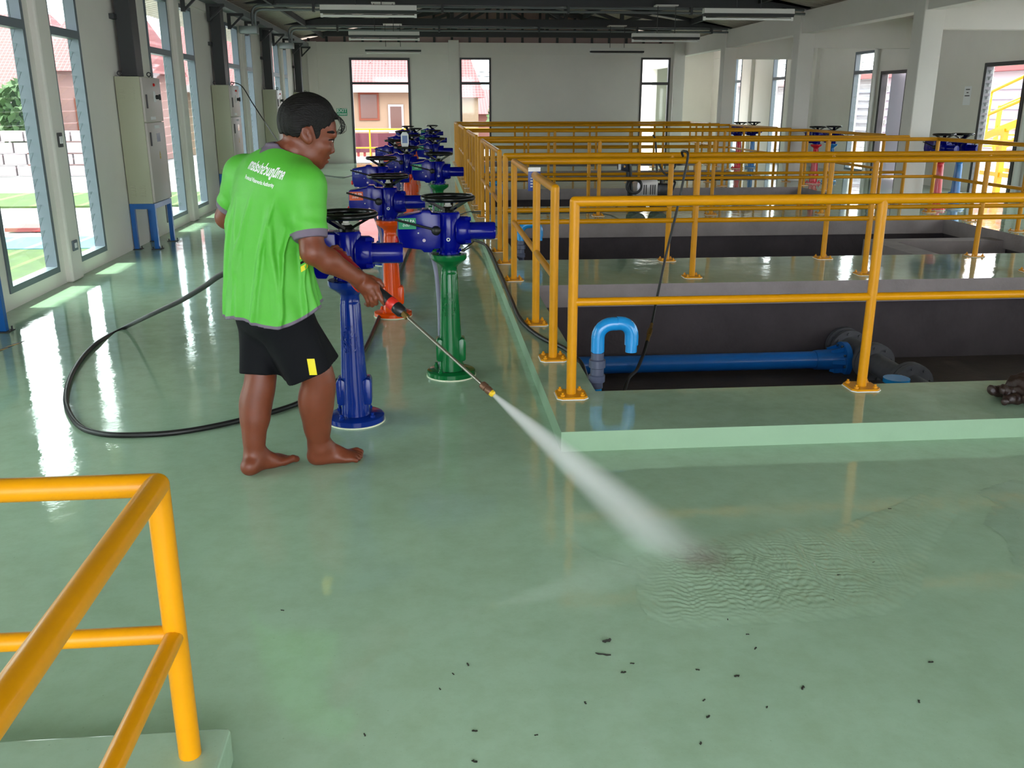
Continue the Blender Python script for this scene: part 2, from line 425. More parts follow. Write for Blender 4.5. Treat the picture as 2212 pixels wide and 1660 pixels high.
# gable studs
for i, x in enumerate(np.arange(-3.0, 6.6, .46)):
    obj('stud', M().box(x-.03, x+.03, YB+.0, YB+.045, 3.045, max(roof_z(x)-.03, 3.1)), MAT['steel'], bpy.data.objects['wall_gable'], smooth=False)
def truss(y, label):
    t = thing('roof_truss', label, 'truss', (0, y, 3.2), group='roof trusses')
    b = .06
    obj('bottom_chord', M().box(XL, 6.9, -b, b, -.05, .10), MAT['steel'], t, smooth=False)
    obj('top_chord', M().bar((XL, 0, .0), (RX, 0, RZ-3.2-.16), .12, .12), MAT['steel'], t, smooth=False)
    obj('top_chord', M().bar((RX, 0, RZ-3.2-.16), (6.9, 0, .0), .12, .12), MAT['steel'], t, smooth=False)
    xs = [XL + (6.9-XL)*k/8 for k in range(9)]
    for k in range(1, 8):
        zt = roof_z(xs[k])-3.2-.18
        obj('web', M().bar((xs[k], 0, .05), (xs[k], 0, zt), .08, .08), MAT['steel'], t, smooth=False)
    for k in range(1, 7):
        a, c = (k, k+1) if k >= 4 else (k+1, k)
        za = roof_z(xs[a])-3.2-.2
        obj('web', M().bar((xs[a], 0, za), (xs[c], 0, .06), .07, .07), MAT['steel'], t, smooth=False)
truss(24.9, 'dark steel roof truss closest to the back wall')
truss(21.55, 'dark steel roof truss above the farthest pair of hanging tube lamps')
truss(17.15, 'dark steel roof truss above the middle pair of hanging tube lamps')
truss(12.75, 'dark steel roof truss above the nearest pair of hanging tube lamps')

# ---------------------------------------------------------------- windows
def louvre_window(name, axis, plane, a, b, z0, z1, zt, fr, louvre=True, side=1, zl=None):
    """axis 'y': lies in plane x=plane, spans y a..b. Frame, transom at zt, louvre blades below, fixed pane above"""
    w, d = .05, .085
    t = link(name, None); t['kind'] = 'structure'
    s = -side
    def B(m, u0, u1, v0, v1, z0_, z1_):
        return m.box(v0, v1, u0, u1, z0_, z1_) if axis == 'y' else m.box(u0, u1, v0, v1, z0_, z1_)
    p0, p1 = sorted((plane + side*.012, plane - side*d))
    t.location = (plane, a, z0) if axis == 'y' else (a, plane, z0)
    f = M(); B(f, a, a+w, p0, p1, z0, z1); B(f, b-w, b, p0, p1, z0, z1); B(f, a+w, b-w, p0, p1, z1-w, z1); B(f, a+w, b-w, p0, p1, z0, z0+w)
    obj('window_frame', f, fr, t, world=True, smooth=False)
    if zt: obj('transom', B(M(), a+w, b-w, p0, p1, zt-.035, zt+.035), fr, t, world=True, smooth=False)
    top = zt if zt else None
    gm = plane - side*.070
    if zt: obj('pane', B(M(), a+w, b-w, gm-.003, gm+.003, zt+.035, z1-w), MAT['glass'], t, world=True, smooth=False)
    zhi = (zt-.035) if zt else z1-w
    if louvre:
        n = int((zhi-z0-w)/.105); h = (zhi-z0-w)/n
        o_mesh = None
        for i in range(n):
            zc = z0+w+(i+.5)*h
            if o_mesh is None:
                c = math.cos(math.radians(25)); sn = math.sin(math.radians(25))
                mm = M(); L = (b-a)/2-w
                off = Vector((-side*sn*.055, 0, -c*.055)) if axis == 'y' else Vector((0, -side*sn*.055, -c*.055))
                nn = Vector((c, 0, -side*sn))*.0025 if axis == 'y' else Vector((0, c, -side*sn))*.0025
                ax = Vector((0, L, 0)) if axis == 'y' else Vector((L, 0, 0))
                mm.obb((0,0,0), ax, off, nn)
                key = ('blade', axis, side, round(L, 3), fr.name)
                if key in _mesh_cache: o_mesh = _mesh_cache[key]
                else: o_mesh = _mesh_cache[key] = mesh_of('louvre_blade', mm, MAT['louvre'], smooth=False)
            o = link('louvre_blade', o_mesh, t)
            loc = Vector((gm, (a+b)/2, zc)) if axis == 'y' else Vector(((a+b)/2, gm, zc))
            o.location = loc - Vector(t.location)
    else:
        obj('pane', B(M(), a+w, b-w, gm-.003, gm+.003, z0+w, zhi), MAT['glass'], t, world=True, smooth=False)
    return t
_mesh_cache = {}
wn = 0
for a, b, z0, z1 in LW:
    wn += 1
    louvre_window('window_%d' % wn, 'y', XL, a, b, z0, z1, 2.11, MAT['frame'], side=1, louvre=(a > 2))
for a, b, z0, z1 in BW[1:]:
    wn += 1
    louvre_window('window_%d' % wn, 'x', YB, a, b, z0, z1, 2.035, MAT['darkframe'], side=-1, louvre=False)
for i, (a, b, z0, z1) in enumerate(RW):
    if i in (1, 4): continue
    wn += 1
    louvre_window('window_%d' % wn, 'y', XR, a, b, z0, z1, 2.14, MAT['frame'], side=-1, louvre=(i in (0, 2, 3)))
def portal(axis, plane, a, b, z0, z1, side):
    l = bpy.data.lights.new('portal', 'AREA'); l.shape = 'RECTANGLE'; l.size = b-a; l.size_y = z1-z0; l.cycles.is_portal = True
    o = bpy.data.objects.new('portal', l); COL.objects.link(o)
    if axis == 'y': o.location = (plane, (a+b)/2, (z0+z1)/2); d = Vector((side,0,0))
    else: o.location = ((a+b)/2, plane, (z0+z1)/2); d = Vector((0,side,0))
    o.rotation_euler = d.to_track_quat('-Z', 'Z').to_euler()
for w in LW: portal('y', XL-.2, *w, 1)
for w in BW: portal('x', YB+.2, *w, -1)
for w in RW: portal('y', XR+.2, *w, -1)
for w in FW: portal('x', YF-.2, *w, 1)
# doorway in the back wall: dark frame with a glazed top light, no leaf
t = link('door_1', None, None, (-1.21, YB, 0)); t['kind'] = 'structure'
f = M(); f.box(-1.99, -1.93, YB-.02, YB+.1, 0, 2.66); f.box(-.49, -.43, YB-.02, YB+.1, 0, 2.66); f.box(-1.93, -.49, YB-.02, YB+.1, 2.60, 2.66)
obj('door_frame', f, MAT['darkframe'], t, world=True, smooth=False)
obj('transom', M().box(-1.93, -.49, YB-.02, YB+.1, 2.0, 2.06), MAT['darkframe'], t, world=True, smooth=False)
obj('pane', M().box(-1.93, -.49, YB+.03, YB+.036, 2.06, 2.60), MAT['glass'], t, world=True, smooth=False)
# open louvred doorway in the right wall
t = link('door_2', None, None, (XR, 14.3, SLAB_Z)); t['kind'] = 'structure'
f = M(); f.box(XR-.02, XR+.1, 14.78, 14.85, SLAB_Z, 2.14); f.box(XR-.02, XR+.1, 13.72, 13.79, SLAB_Z, 2.14); f.box(XR-.02, XR+.1, 13.79, 14.78, 2.08, 2.14)
obj('door_frame', f, MAT['darkframe'], t, world=True, smooth=False)
bl = M(); 
for i in range(19):
    z = .2+i*.1
    o = obj('louvre_blade', M().obb((XR+.02, 14.72, z), (.03,0,0), (0,.06,0), (.012,0,.03)), MAT['louvre'], t, world=True, smooth=False)
# door with its leaf swung outwards
t = link('door_3', None, None, (XR, 17.85, SLAB_Z)); t['kind'] = 'structure'
f = M(); f.box(XR-.02, XR+.1, 18.32, 18.40, SLAB_Z, 2.13); f.box(XR-.02, XR+.1, 17.3, 17.38, SLAB_Z, 2.13); f.box(XR-.02, XR+.1, 17.38, 18.32, 2.07, 2.13)
obj('door_frame', f, MAT['darkframe'], t, world=True, smooth=False)
obj('door_leaf', M().bar((XR+.14, 18.22, 1.10), (XR+.44, 17.40, 1.10), .04, 1.96), mat('door leaf', '#d9d4e6', .5), t, world=True, smooth=False)
for z in (.45, 1.15, 1.8): obj('hinge', M().cyl((XR+.11, 18.28, z-.05), (XR+.11, 18.28, z+.05), .014, seg=8), MAT['chrome'], t, world=True)
# ---------------------------------------------------------------- text
_text_cache = {}
def text_m(body, size, depth=0.0, res=2, bold=0.0):
    """lettering as a mesh in the XY plane (x to the right, y up), centred"""
    key = (body, size, depth, res, bold)
    if key not in _text_cache:
        c = bpy.data.curves.new('lettering', 'FONT'); c.body = body; c.size = size; c.extrude = depth; c.resolution_u = res; c.offset = bold
        c.align_x = 'CENTER'; c.align_y = 'CENTER'; c.space_line = .95
        o = bpy.data.objects.new('lettering', c); COL.objects.link(o)
        me = bpy.data.meshes.new_from_object(o.evaluated_get(bpy.context.evaluated_depsgraph_get()))
        _text_cache[key] = ([tuple(v.co) for v in me.vertices], [tuple(p.vertices) for p in me.polygons])
        bpy.data.objects.remove(o); bpy.data.curves.remove(c); bpy.data.meshes.remove(me)
    v, f = _text_cache[key]
    m = M(); m.v = list(v); m.f = list(f); return m
def mapped(m, fn):
    m.v = [tuple(fn(*p)) for p in m.v]; return m

# ---------------------------------------------------------------- yellow pipe railings
RP, RT, RM = .0245, .0250, .0205
_pm = {}
def post_mesh(h):
    k = ('post', round(h, 3))
    if k not in _pm:
        m = M(); m.cyl((0,0,0), (0,0,h), RP, seg=14); m.ell((0,0,h), RT, RT, RT, 14, 8); _pm[k] = mesh_of('post', m, MAT['yellow'])
    return _pm[k]
def plate_mesh():
    if 'plate' not in _pm:
        c, a = .022, .075
        poly = [(-a+c,-a,0),(a-c,-a,0),(a,-a+c,0),(a,a-c,0),(a-c,a,0),(-a+c,a,0),(-a,a-c,0),(-a,-a+c,0)]
        _pm['plate'] = mesh_of('base_plate', M().prism(poly, (0,0,.009)), MAT['yellow'], smooth=False)
        m = M(); m.cyl((0,0,0), (0,0,.010), .011, seg=6); m.cyl((0,0,.010), (0,0,.020), .006, seg=8)
        _pm['bolt'] = mesh_of('bolt', m, MAT['yellow'])
        _pm['grout'] = mesh_of('grout', M().prism([(p[0]*1.06, p[1]*1.06, 0) for p in poly], (0,0,.003)), MAT['paper'], smooth=False)
    return _pm['plate']
def railing(label, path, posts, zb=SLAB_Z, zt=1.06, zm=.575, plates=True, bolts=True, cat='railing', group='yellow basin railings'):
    """path: XY corner points; posts: XY points; straight pipes between corners"""
    ox, oy = posts[0]
    t = thing('pipe_railing', label, cat, (ox, oy, zb), group=group)
    L = lambda x, y, z: (x-ox, y-oy, z-zb)
    for x, y in posts:
        link('post', post_mesh(zt-zb), t, L(x, y, zb))
        if plates:
            p = link('base_plate', plate_mesh(), t, L(x, y, zb+.003))
            g = link('grout', _pm['grout'], p, (0,0,-.003))
            if bolts:
                for i in (-1, 1):
                    for j in (-1, 1): link('bolt', _pm['bolt'], p, (i*.05, j*.05, .009))
    for (x0, y0), (x1, y1) in zip(path[:-1], path[1:]):
        m = M(); m.cyl(L(x0,y0,zt), L(x1,y1,zt), RT, seg=16); obj('top_rail', m, MAT['yellow'], t)
        m = M(); m.cyl(L(x0,y0,zm), L(x1,y1,zm), RM, seg=14); obj('mid_rail', m, MAT['yellow'], t)
    return t
RX0, RX1 = .684, 6.76
def lat(y, x1=RX1): return [(RX0 + (x1-RX0)*k/4, y) for k in range(5)]
FRONT = [4.34, 8.38, 12.80, 17.2, 21.6]; REAR = [7.52, 12.0, 16.36, 20.75, 24.0]
ORD = ['nearest', 'second', 'third', 'fourth', 'farthest']
for k in range(5):
    f, r = FRONT[k], REAR[k]
    railing('straight yellow pipe railing along the front edge of the %s sunken basin' % ORD[k], [(RX0, f), (RX1, f)], lat(f), bolts=(k < 2))
    n = 3 if k == 0 else 4
    a = f+.70
    sy = [5.04, 5.92] if k == 0 else [a + (r-a)*i/3 for i in range(3)]
    posts = [(RX0, y) for y in sy] + lat(r) + [(RX1, y) for y in reversed(sy)]
    railing('yellow pipe railing round the sides and back of the %s sunken basin' % ORD[k], [(RX0, a), (RX0, r), (RX1, r), (RX1, a)], posts, bolts=(k < 2))
railing('low yellow pipe railing corner in the left foreground on a mint curb', [(-3.0, 1.783), (-.572, 1.783), (-.572, -1.4)],
        [(-.572, 1.783), (-1.9, 1.783), (-3.0, 1.783), (-.572, .3), (-.572, -1.4)], zt=.754, zm=.405, plates=False, group='foreground railing')

# ---------------------------------------------------------------- valve actuators
MAT['actblue'] = mat('actuator blue enamel', '#020a7c', .17, spec=.3)
PED = {'blue': mat('pedestal blue', '#08287c', .16, spec=.35, var=.1, vscale=12), 'green': mat('pedestal green', '#0c6230', .16, spec=.35, var=.08, vscale=12),
       'orange': mat('pedestal orange', '#dc4a0a', .16, spec=.35, var=.08, vscale=12), 'red': mat('pedestal red', '#d3152c', .25, coat=.5), 'light': mat('pedestal light blue', '#1878c4', .25, coat=.5)}
TAGC = {'green': mat('tag green', '#0e8a5c', .5), 'orange': mat('tag orange', '#d6582c', .5), 'blue': mat('tag blue', '#10218c', .5)}
MAT['tagwhite'] = mat('tag lettering', '#eef2f2', .6)
MAT['offwhite'] = mat('grout', '#dfe3c8', .8)
MAT['conduit'] = mat('grey conduit', '#8d8ba0', .5)
def bevel_m(m, off, seg=2):
    bm = bmesh.new(); vs = [bm.verts.new(p) for p in m.v]
    for f in m.f: bm.faces.new([vs[i] for i in f])
    bmesh.ops.recalc_face_normals(bm, faces=bm.faces)
    bmesh.ops.bevel(bm, geom=bm.edges[:], offset=off, segments=seg, affect='EDGES', profile=.5)
    bm.verts.index_update(); m.v = [tuple(v.co) for v in bm.verts]; m.f = [tuple(v.index for v in f.verts) for f in bm.faces]; bm.free(); return m
VM = {}
def valve_meshes():
    B = MAT['actblue']
    m = M(); m.lathe([(.058,.706),(.058,.735),(.067,.75),(.067,.924),(.060,.936),(.0,.936)], seg=28)
    for k in range(8):
        a = k*math.pi/4+.2; m.cyl((.064*math.cos(a),.064*math.sin(a),.715), (.064*math.cos(a),.064*math.sin(a),.73), .007, seg=6)
    VM['gearbox'] = mesh_of('gearbox', m, B)
    P = [(-.276,.916),(-.150,.938),(-.143,.952),(-.100,.952),(-.090,.934),(-.045,.932),(-.045,.742),(-.085,.742),(-.097,.722),(-.138,.724),(-.150,.738),(-.262,.752),(-.279,.817)]
    VM['terminal_box'] = mesh_of('terminal_box', bevel_m(M().prism([(x,-.072,z) for x,z in P], (0,.144,0)), .006), B)
    m = M(); m.lathe([(.075,.040),(.079,.046),(.079,.104),(.072,.118)], (0,0,.833), (1,0,0), 28)
    for a in (.6, 2.2, 3.8, 5.4): m.cyl((.09, .085*math.cos(a), .833+.085*math.sin(a)), (.122, .085*math.cos(a), .833+.085*math.sin(a)), .011, seg=8)
    VM['gear_housing'] = mesh_of('gear_housing', m, B)
    m = M(); m.lathe([(.0485,.11),(.0485,.250),(.044,.259),(.0,.260)], (0,0,.83), (1,0,0), 24); m.bar((.12,-.0485,.83), (.245,-.0485,.83), .004, .004)
    VM['motor'] = mesh_of('motor', m, B)
    m = M(); m.torus((0,0,1.012), .136, .0148, seg=36, sub=10)
    for k in range(3):
        a = math.radians(-38 + 120*k); c, s = math.cos(a), math.sin(a)
        m.bar((.020*c,.020*s,.946), (.134*c,.134*s,1.010), .042, .012)
    m.lathe([(.040,.934),(.036,.952),(.030,.962),(.02,.966)], seg=16)
    VM['hand_wheel'] = mesh_of('hand_wheel', m, MAT['blackgloss'])
    VM['wheel_nut'] = mesh_of('wheel_nut', M().lathe([(.019,.962),(.022,.970),(.015,.974),(.013,.990)], seg=8), MAT['lamp'])
    m = M(); m.cyl((-.290,-.085,.906), (-.075,-.085,.848), .0065, seg=8); VM['lever'] = mesh_of('lever', m, MAT['black'])
    VM['lever_knob'] = mesh_of('lever_knob', M().ell((-.068,-.082,.843), .026, .022, .026, 14, 8), MAT['black'])
    m = M(); m.ell((-.284, -.01, .785), .012, .012, .022, 10, 6); VM['indicator'] = mesh_of('indicator_lamp', m, MAT['red'])
    m = M(); m.torus((-.003,-.068,.792), .008, .003, (0,1,0), 14, 6); VM['screw'] = mesh_of('screw', m, MAT['lamp'])
    m = M(); m.cyl((-.135,-.070,.79), (-.135,-.075,.79), .009, seg=12); VM['seal'] = mesh_of('seal_disc', m, mat('seal', '#cbb6c8', .5))
    m = M(); m.cyl((-.165,-.070,.83), (-.165,-.074,.83), .004, seg=8); m.cyl((-.075,-.070,.828), (-.075,-.074,.828), .004, seg=8); VM['screw2'] = mesh_of('screw', m, MAT['lamp'])
    VM['grout'] = mesh_of('grout_ring', M().lathe([(.143,0),(.143,.006),(.130,.0065)], seg=36), MAT['offwhite'])
    m = M(); m.tube(spline([(-.062,.115,0), (-.06,.11,.35), (-.075,.09,.6), (-.11,.03,.735)], 5), .012, 10); VM['conduit'] = mesh_of('conduit', m, MAT['conduit'])
    VM['bolt'] = mesh_of('bolt', M().cyl((0,0,0), (0,0,.013), .013, seg=6).cyl((0,0,.013), (0,0,.026), .008, seg=8), None)
    for k, mt in PED.items():
        VM['flange', k] = mesh_of('base_flange', M().lathe([(.139,.006),(.139,.030),(.132,.034),(.066,.036)], seg=40), mt)
        m = M(); m.lathe([(.070,.034),(.068,.10),(.064,.20),(.0545,.42),(.049,.585),(.0475,.59),(.0475,.598),(.046,.60),(.045,.632),(.056,.645),(.094,.672),(.100,.680),(.100,.705),(.07,.7065)], seg=18, cap=False)
        VM['column', k] = mesh_of('pedestal_column', m, mt, ang=50)
        m = M()
        P = [(.040,.095),(.074,.092),(.084,.102),(.086,.205),(.078,.222),(.060,.226),(.040,.214)]
        VM['cover', k] = mesh_of('side_cover', bevel_m(m.prism([(x,-.048,z) for x,z in P], (0,.096,0)), .005), mt)
        b = VM['bolt'].copy(); b.materials.clear(); b.materials.append(mt); VM['bolt', k] = b
valve_meshes()
_lt = {}
def letter_mesh(txt, colk):
    if (txt, colk) in _lt: return _lt[txt, colk]
    m = text_m(txt, .030, .0016, 1, .0006)
    def wrap(x, y, z):
        zz = .425+y; r = .0655-(zz-.2)*(.0655-.049)/.385 + z + .0008
        a = -math.pi/2 - .12 + x/.054
        return (r*math.cos(a), r*math.sin(a), zz)
    _lt[txt, colk] = mesh_of('cast_lettering', mapped(m, wrap), PED[colk], smooth=False); return _lt[txt, colk]
_tg = {}
def tag_mesh(k, txt):
    if k not in _tg:
        p = mesh_of('name_tag', M().box(-.272,-.176,-.0745,-.072,.852,.912), TAGC[k], smooth=False)
        a, b = txt
        m = text_m(a, .021, 0, 1, .0004); mapped(m, lambda x,y,z: (x-.224, -.0752, y+.895))
        m2 = text_m(b, .017, 0, 1); mapped(m2, lambda x,y,z: (x-.230, -.0752, y+.872)); m.add(m2.v, m2.f)
        _tg[k] = (p, mesh_of('tag_lettering', m, MAT['tagwhite'], smooth=False))
    return _tg[k]
TAGS = {'green': ('VE 21 PA', 'น้ำดิบ'), 'orange': ('VE 41 PA', 'น้ำล้าง'), 'blue': ('VE 32 PA', 'น้ำเสีย')}
def valve(x, y, ped, label, tagk=None, z=0.0, rotz=0.0, lever=True, letters='OPI\nPWA\nLOT 1\nNO.02\n2014', wheel_rot=0.0, group=None):
    t = thing('valve_actuator', label, 'valve', (x, y, z), rotz, group or 'valve actuators on pedestals')
    f = link('base_flange', VM['flange', ped], t)
    for k in range(4):
        a = math.pi/4 + k*math.pi/2 + .15; link('bolt', VM['bolt', ped], f, (.106*math.cos(a), .106*math.sin(a), .033))
    link('grout_ring', VM['grout'], t)
    c = link('pedestal_column', VM['column', ped], t)
    link('side_cover', VM['cover', ped], t); link('side_cover', VM['cover', ped], t, rotz=math.pi)
    if letters: link('cast_lettering', letter_mesh(letters, ped), c)
    link('gearbox', VM['gearbox'], t); b = link('terminal_box', VM['terminal_box'], t); link('gear_housing', VM['gear_housing'], t); link('motor', VM['motor'], t)
    h = link('hand_wheel', VM['hand_wheel'], t, rotz=wheel_rot); link('wheel_nut', VM['wheel_nut'], h)
    if lever: l = link('lever', VM['lever'], t); link('lever_knob', VM['lever_knob'], l)
    link('indicator_lamp', VM['indicator'], b); link('screw', VM['screw'], t); link('seal_disc', VM['seal'], b); link('screw', VM['screw2'], b)
    if ped != 'blue': link('conduit', VM['conduit'], t)
    if tagk:
        p, q = tag_mesh(tagk, TAGS[tagk]); o = link('name_tag', p, b); link('tag_lettering', q, o)
    return t
WH = ['nearest', 'second nearest', 'third nearest', 'fourth nearest', 'farthest']
BL = [(-.392, 4.33), (-.45, 9.0), (-.47, 13.4), (-.47, 17.8), (-.47, 22.2)]
GR = [(.098, 5.085), (.100, 9.75), (.105, 14.15), (.105, 18.55), (.105, 22.95)]
OR = [(-.293, 6.68), (-.26, 11.25), (-.27, 15.65), (-.27, 20.05)]
LT = ['OPI\nPWA\nLOT 1\nNO.02\n2014', 'OPI\nPWA\nLOT 1\nNO.1\n2014', 'LOT 1\nNO.20\n2014']
for i, (x, y) in enumerate(BL):
    valve(x, y, 'blue', 'blue valve actuator on the %s blue pedestal%s' % (WH[i], ', right beside the man' if i == 0 else ' of the left row'), 'blue', lever=(i > 0), letters=LT[1], wheel_rot=.5 if i == 0 else .25*i)
for i, (x, y) in enumerate(GR):
    valve(x, y, 'green', 'blue valve actuator with green tag on the %s green pedestal' % WH[i], 'green', letters=LT[0], wheel_rot=.17*i)
for i, (x, y) in enumerate(OR):
    valve(x, y, 'orange', 'blue valve actuator with orange tag on the %s orange pedestal' % WH[i], 'orange', letters=LT[2], wheel_rot=.33*i)
for i, (rx, ry, bx, by) in enumerate([(7.02, 12.33, 7.36, 12.45), (7.10, 16.75, 7.50, 16.98), (7.05, 20.95, 7.47, 21.23)]):
    w = ['nearest', 'middle', 'farthest'][i]
    valve(rx, ry, 'red', 'blue valve actuator on the %s red pedestal of the right aisle' % w, None, SLAB_Z, rotz=-1.35, letters=None, group='right aisle valves')
    valve(bx, by, 'light', 'blue valve actuator on the %s light blue pedestal of the right aisle' % w, None, SLAB_Z, rotz=-1.2, letters=None, group='right aisle valves')

# ---------------------------------------------------------------- control cabinets
CM = {}
def cabinet_meshes():
    X0, X1, Y0, Y1, Z0, Z1 = -3.19, -2.93, 0, .67, .485, 1.776
    CM['body'] = mesh_of('body', M().bbox(X0, X1-.012, Y0, Y1, Z0, Z1, .006), MAT['cab'])
    CM['udoor'] = mesh_of('upper_door', M().bbox(X1-.012, X1+.012, Y0+.008, Y1-.008, 1.325, Z1-.006, .004), MAT['cabdoor'])
    CM['ldoor'] = mesh_of('lower_door', M().bbox(X1-.012, X1+.012, Y0+.008, Y1-.008, Z0+.01, 1.315, .004), MAT['cabdoor'])
    CM['handle'] = mesh_of('handle', M().bbox(X1+.012, X1+.026, Y0+.07, Y0+.095, -.07, .07, .004), MAT['darkframe'])
    m = M(); c = .035
    m.box(X0, X1, Y0, Y0+c, .43, Z0); m.box(X0, X1, Y1-c, Y1, .43, Z0); m.box(X0, X0+c, Y0+c, Y1-c, .43, Z0); m.box(X1-c, X1, Y0+c, Y1-c, .43, Z0)
    CM['frame'] = mesh_of('base_frame', m, MAT['legblue'], smooth=False)
    m = M(); m.box(0, .045, 0, .045, 0, .43); CM['leg'] = mesh_of('leg', m, MAT['legblue'], smooth=False)
    m = M(); m.box(-.03, .075, -.03, .075, 0, .006); m.cyl((-.015,-.015,.006), (-.015,-.015,.03), .006, seg=6); m.cyl((.06,.06,.006), (.06,.06,.03), .006, seg=6)
    CM['foot'] = mesh_of('foot_plate', m, MAT['steel'], smooth=False)
    m = M()
    m.box(-.025, .025, Y0-.007, Y0+.001, 0, .012)
    CM['vent'] = mesh_of('vent_slot', m, MAT['cab'], smooth=False)
    CM['eye'] = mesh_of('eye_bolt', M().torus((0,0,.035), .02, .006, (0,1,0), 16, 6).cyl((0,0,0), (0,0,.02), .008, seg=8), MAT['darkframe'])
    CM['lampr'] = mesh_of('indicator_lamp', M().lathe([(.016,0),(.016,.012),(.008,.018)], axis=(1,0,0), seg=12), MAT['red'])
    CM['swp'] = mesh_of('switch_plate', M().bbox(0, .006, -.035, .035, -.055, .055, .002), MAT['paper'])
    CM['sw'] = mesh_of('rotary_switch', M().lathe([(.022,0),(.022,.02),(.018,.03)], axis=(1,0,0), seg=14).box(.03, .05, -.008, .008, -.03, .03), MAT['black'])
    CM['nameplate'] = mesh_of('name_plate', M().box(0, .003, -.09, .09, -.015, .015), MAT['paper'], smooth=False)
    CM['window'] = mesh_of('meter_window', M().box(0, .004, -.06, .06, -.045, .045), mat('meter window', '#8f90a2', .15), smooth=False)
    CM['warn'] = mesh_of('warning_sticker', M().prism([(0,-.02,0),(0,.02,0),(0,0,.045)], (.002,0,0)).box(0,.002,-.018,.018,-.035,-.005), mat('warning yellow', '#caa94a', .5), smooth=False)
cabinet_meshes()
CN = ['at the left edge of the picture', 'nearest whole', 'second, with a cable hung from its top', 'third', 'last, mostly behind the man']
for i, k in enumerate(range(-1, 4)):
    y = 10.17 + 4.4*k
    lab = ['cream control cabinet on blue legs cut by the left picture edge', 'nearest fully visible cream control cabinet on blue legs', 'cream control cabinet with a black cable hung from its top', 'cream control cabinet standing third along the left wall, behind the man', 'farthest cream control cabinet by the corner of the back wall'][i]
    t = thing('control_cabinet', lab, 'cabinet', (0, y, 0), group='control cabinets along the left wall')
    link('body', CM['body'], t); u = link('upper_door', CM['udoor'], t); d = link('lower_door', CM['ldoor'], t)
    link('handle', CM['handle'], u, (0,0,1.53)); link('handle', CM['handle'], d, (0,0,1.15))
    link('base_frame', CM['frame'], t)
    for x in (-3.19, -2.975):
        for yy in (0, .625):
            l = link('leg', CM['leg'], t, (x, yy, 0)); link('foot_plate', CM['foot'], l)
    [link('vent_slot', CM['vent'], t, (vx, 0, vz+vi*.026)) for vx in (-3.13, -3.03) for vz in (1.55, .56) for vi in range(5)]
    link('eye_bolt', CM['eye'], t, (-3.15,.06,1.774)); link('eye_bolt', CM['eye'], t, (-2.98,.5,1.774))
    X = -2.918
    link('indicator_lamp', CM['lampr'], u, (X,.40,1.70)); link('switch_plate', CM['swp'], u, (X,.40,1.58)); link('rotary_switch', CM['sw'], u, (X+.006,.44,1.575))
    link('name_plate', CM['nameplate'], u, (X,.27,1.36)); link('name_plate', CM['nameplate'], d, (X,.37,1.27)); link('meter_window', CM['window'], d, (X,.38,1.16)); link('warning_sticker', CM['warn'], d, (X,.38,.97))
# cable duct risers above the cabinets
for i, k in enumerate(range(0, 4)):
    y = 10.17+4.4*k
    t = thing('cable_duct', 'dark vertical cable duct rising from the %s control cabinet' % ['nearest', 'second', 'third', 'farthest'][i], 'duct', (-3.09, y+.30, 1.785), group='cable ducts')
    obj('duct', M().box(-.075, .075, -.11, .11, 0, 1.10), MAT['steel'], t, smooth=False)
    obj('standoff', M().box(-.11, -.06, -.20, -.10, .55, .60), MAT['steel'], t, smooth=False)
    obj('cover_strip', M().box(.075, .082, -.11, .11, 0, 1.10), MAT['darkframe'], t, smooth=False)
# cable tray and its brackets
tag(obj('cable_tray', M().box(XL+.035, XL+.05, -2.4, 25.2, 2.90, 3.0).box(XL+.05, XL+.20, -2.4, 25.2, 2.90, 2.91).box(XL+.20, XL+.215, -2.4, 25.2, 2.90, 3.0), MAT['tray'], smooth=False),
    'grey metal cable tray running along the top of the left wall', 'cable tray')
bm_ = M(); bm_.box(0, .05, -.025, .025, -.24, 0); bm_.box(.05, .26, -.025, .025, -.04, 0); bm_.bar((.04, 0, -.22), (.24, 0, -.03), .03, .03)
bmesh_ = mesh_of('tray_bracket', bm_, MAT['steel'], smooth=False)
for i in range(14):
    y = 5.8 + 1.47*i
    o = link('tray_bracket', bmesh_, None, (XL+.03, y, 2.90)); tag(o, 'dark triangular steel bracket under the cable tray, %s from the back wall' % ['fourteenth','thirteenth','twelfth','eleventh','tenth','ninth','eighth','seventh','sixth','fifth','fourth','third','second','first'][i], 'bracket', 'brackets under the cable tray')

# ---------------------------------------------------------------- hanging tube lamps
LM = {}
def lamp_meshes():
    w = .605
    m = M(); m.prism([(-w,-.045,.06),(-w,.045,.06),(-w,.06,.0),(-w,-.06,.0)], (2*w,0,0)); LM['housing'] = mesh_of('housing', m, MAT['lamp'], smooth=False)
    m = M(); m.prism([(-w,-.062,-.002),(-w,.062,-.002),(-w,.03,-.04),(-w,-.03,-.04)], (2*w,0,0)); LM['reflector'] = mesh_of('reflector', m, MAT['darkframe'], smooth=False)
    LM['tube'] = mesh_of('tube', M().cyl((-w+.03,0,-.066), (w-.03,0,-.066), .016, seg=12), mat('unlit tube', '#e9e8e2', .3))
    m = M(); m.box(-.015, .015, -.02, .02, -.085, -.03); LM['holder'] = mesh_of('tube_holder', m, MAT['lamp'], smooth=False)
    LM['rod'] = mesh_of('rod', M().cyl((0,0,.06), (0,0,.52), .006, seg=6), MAT['steel'])
    LM['plate'] = mesh_of('mount_plate', M().box(-.2, .2, -.03, .235, .512, .532), MAT['lamp'], smooth=False)
lamp_meshes()
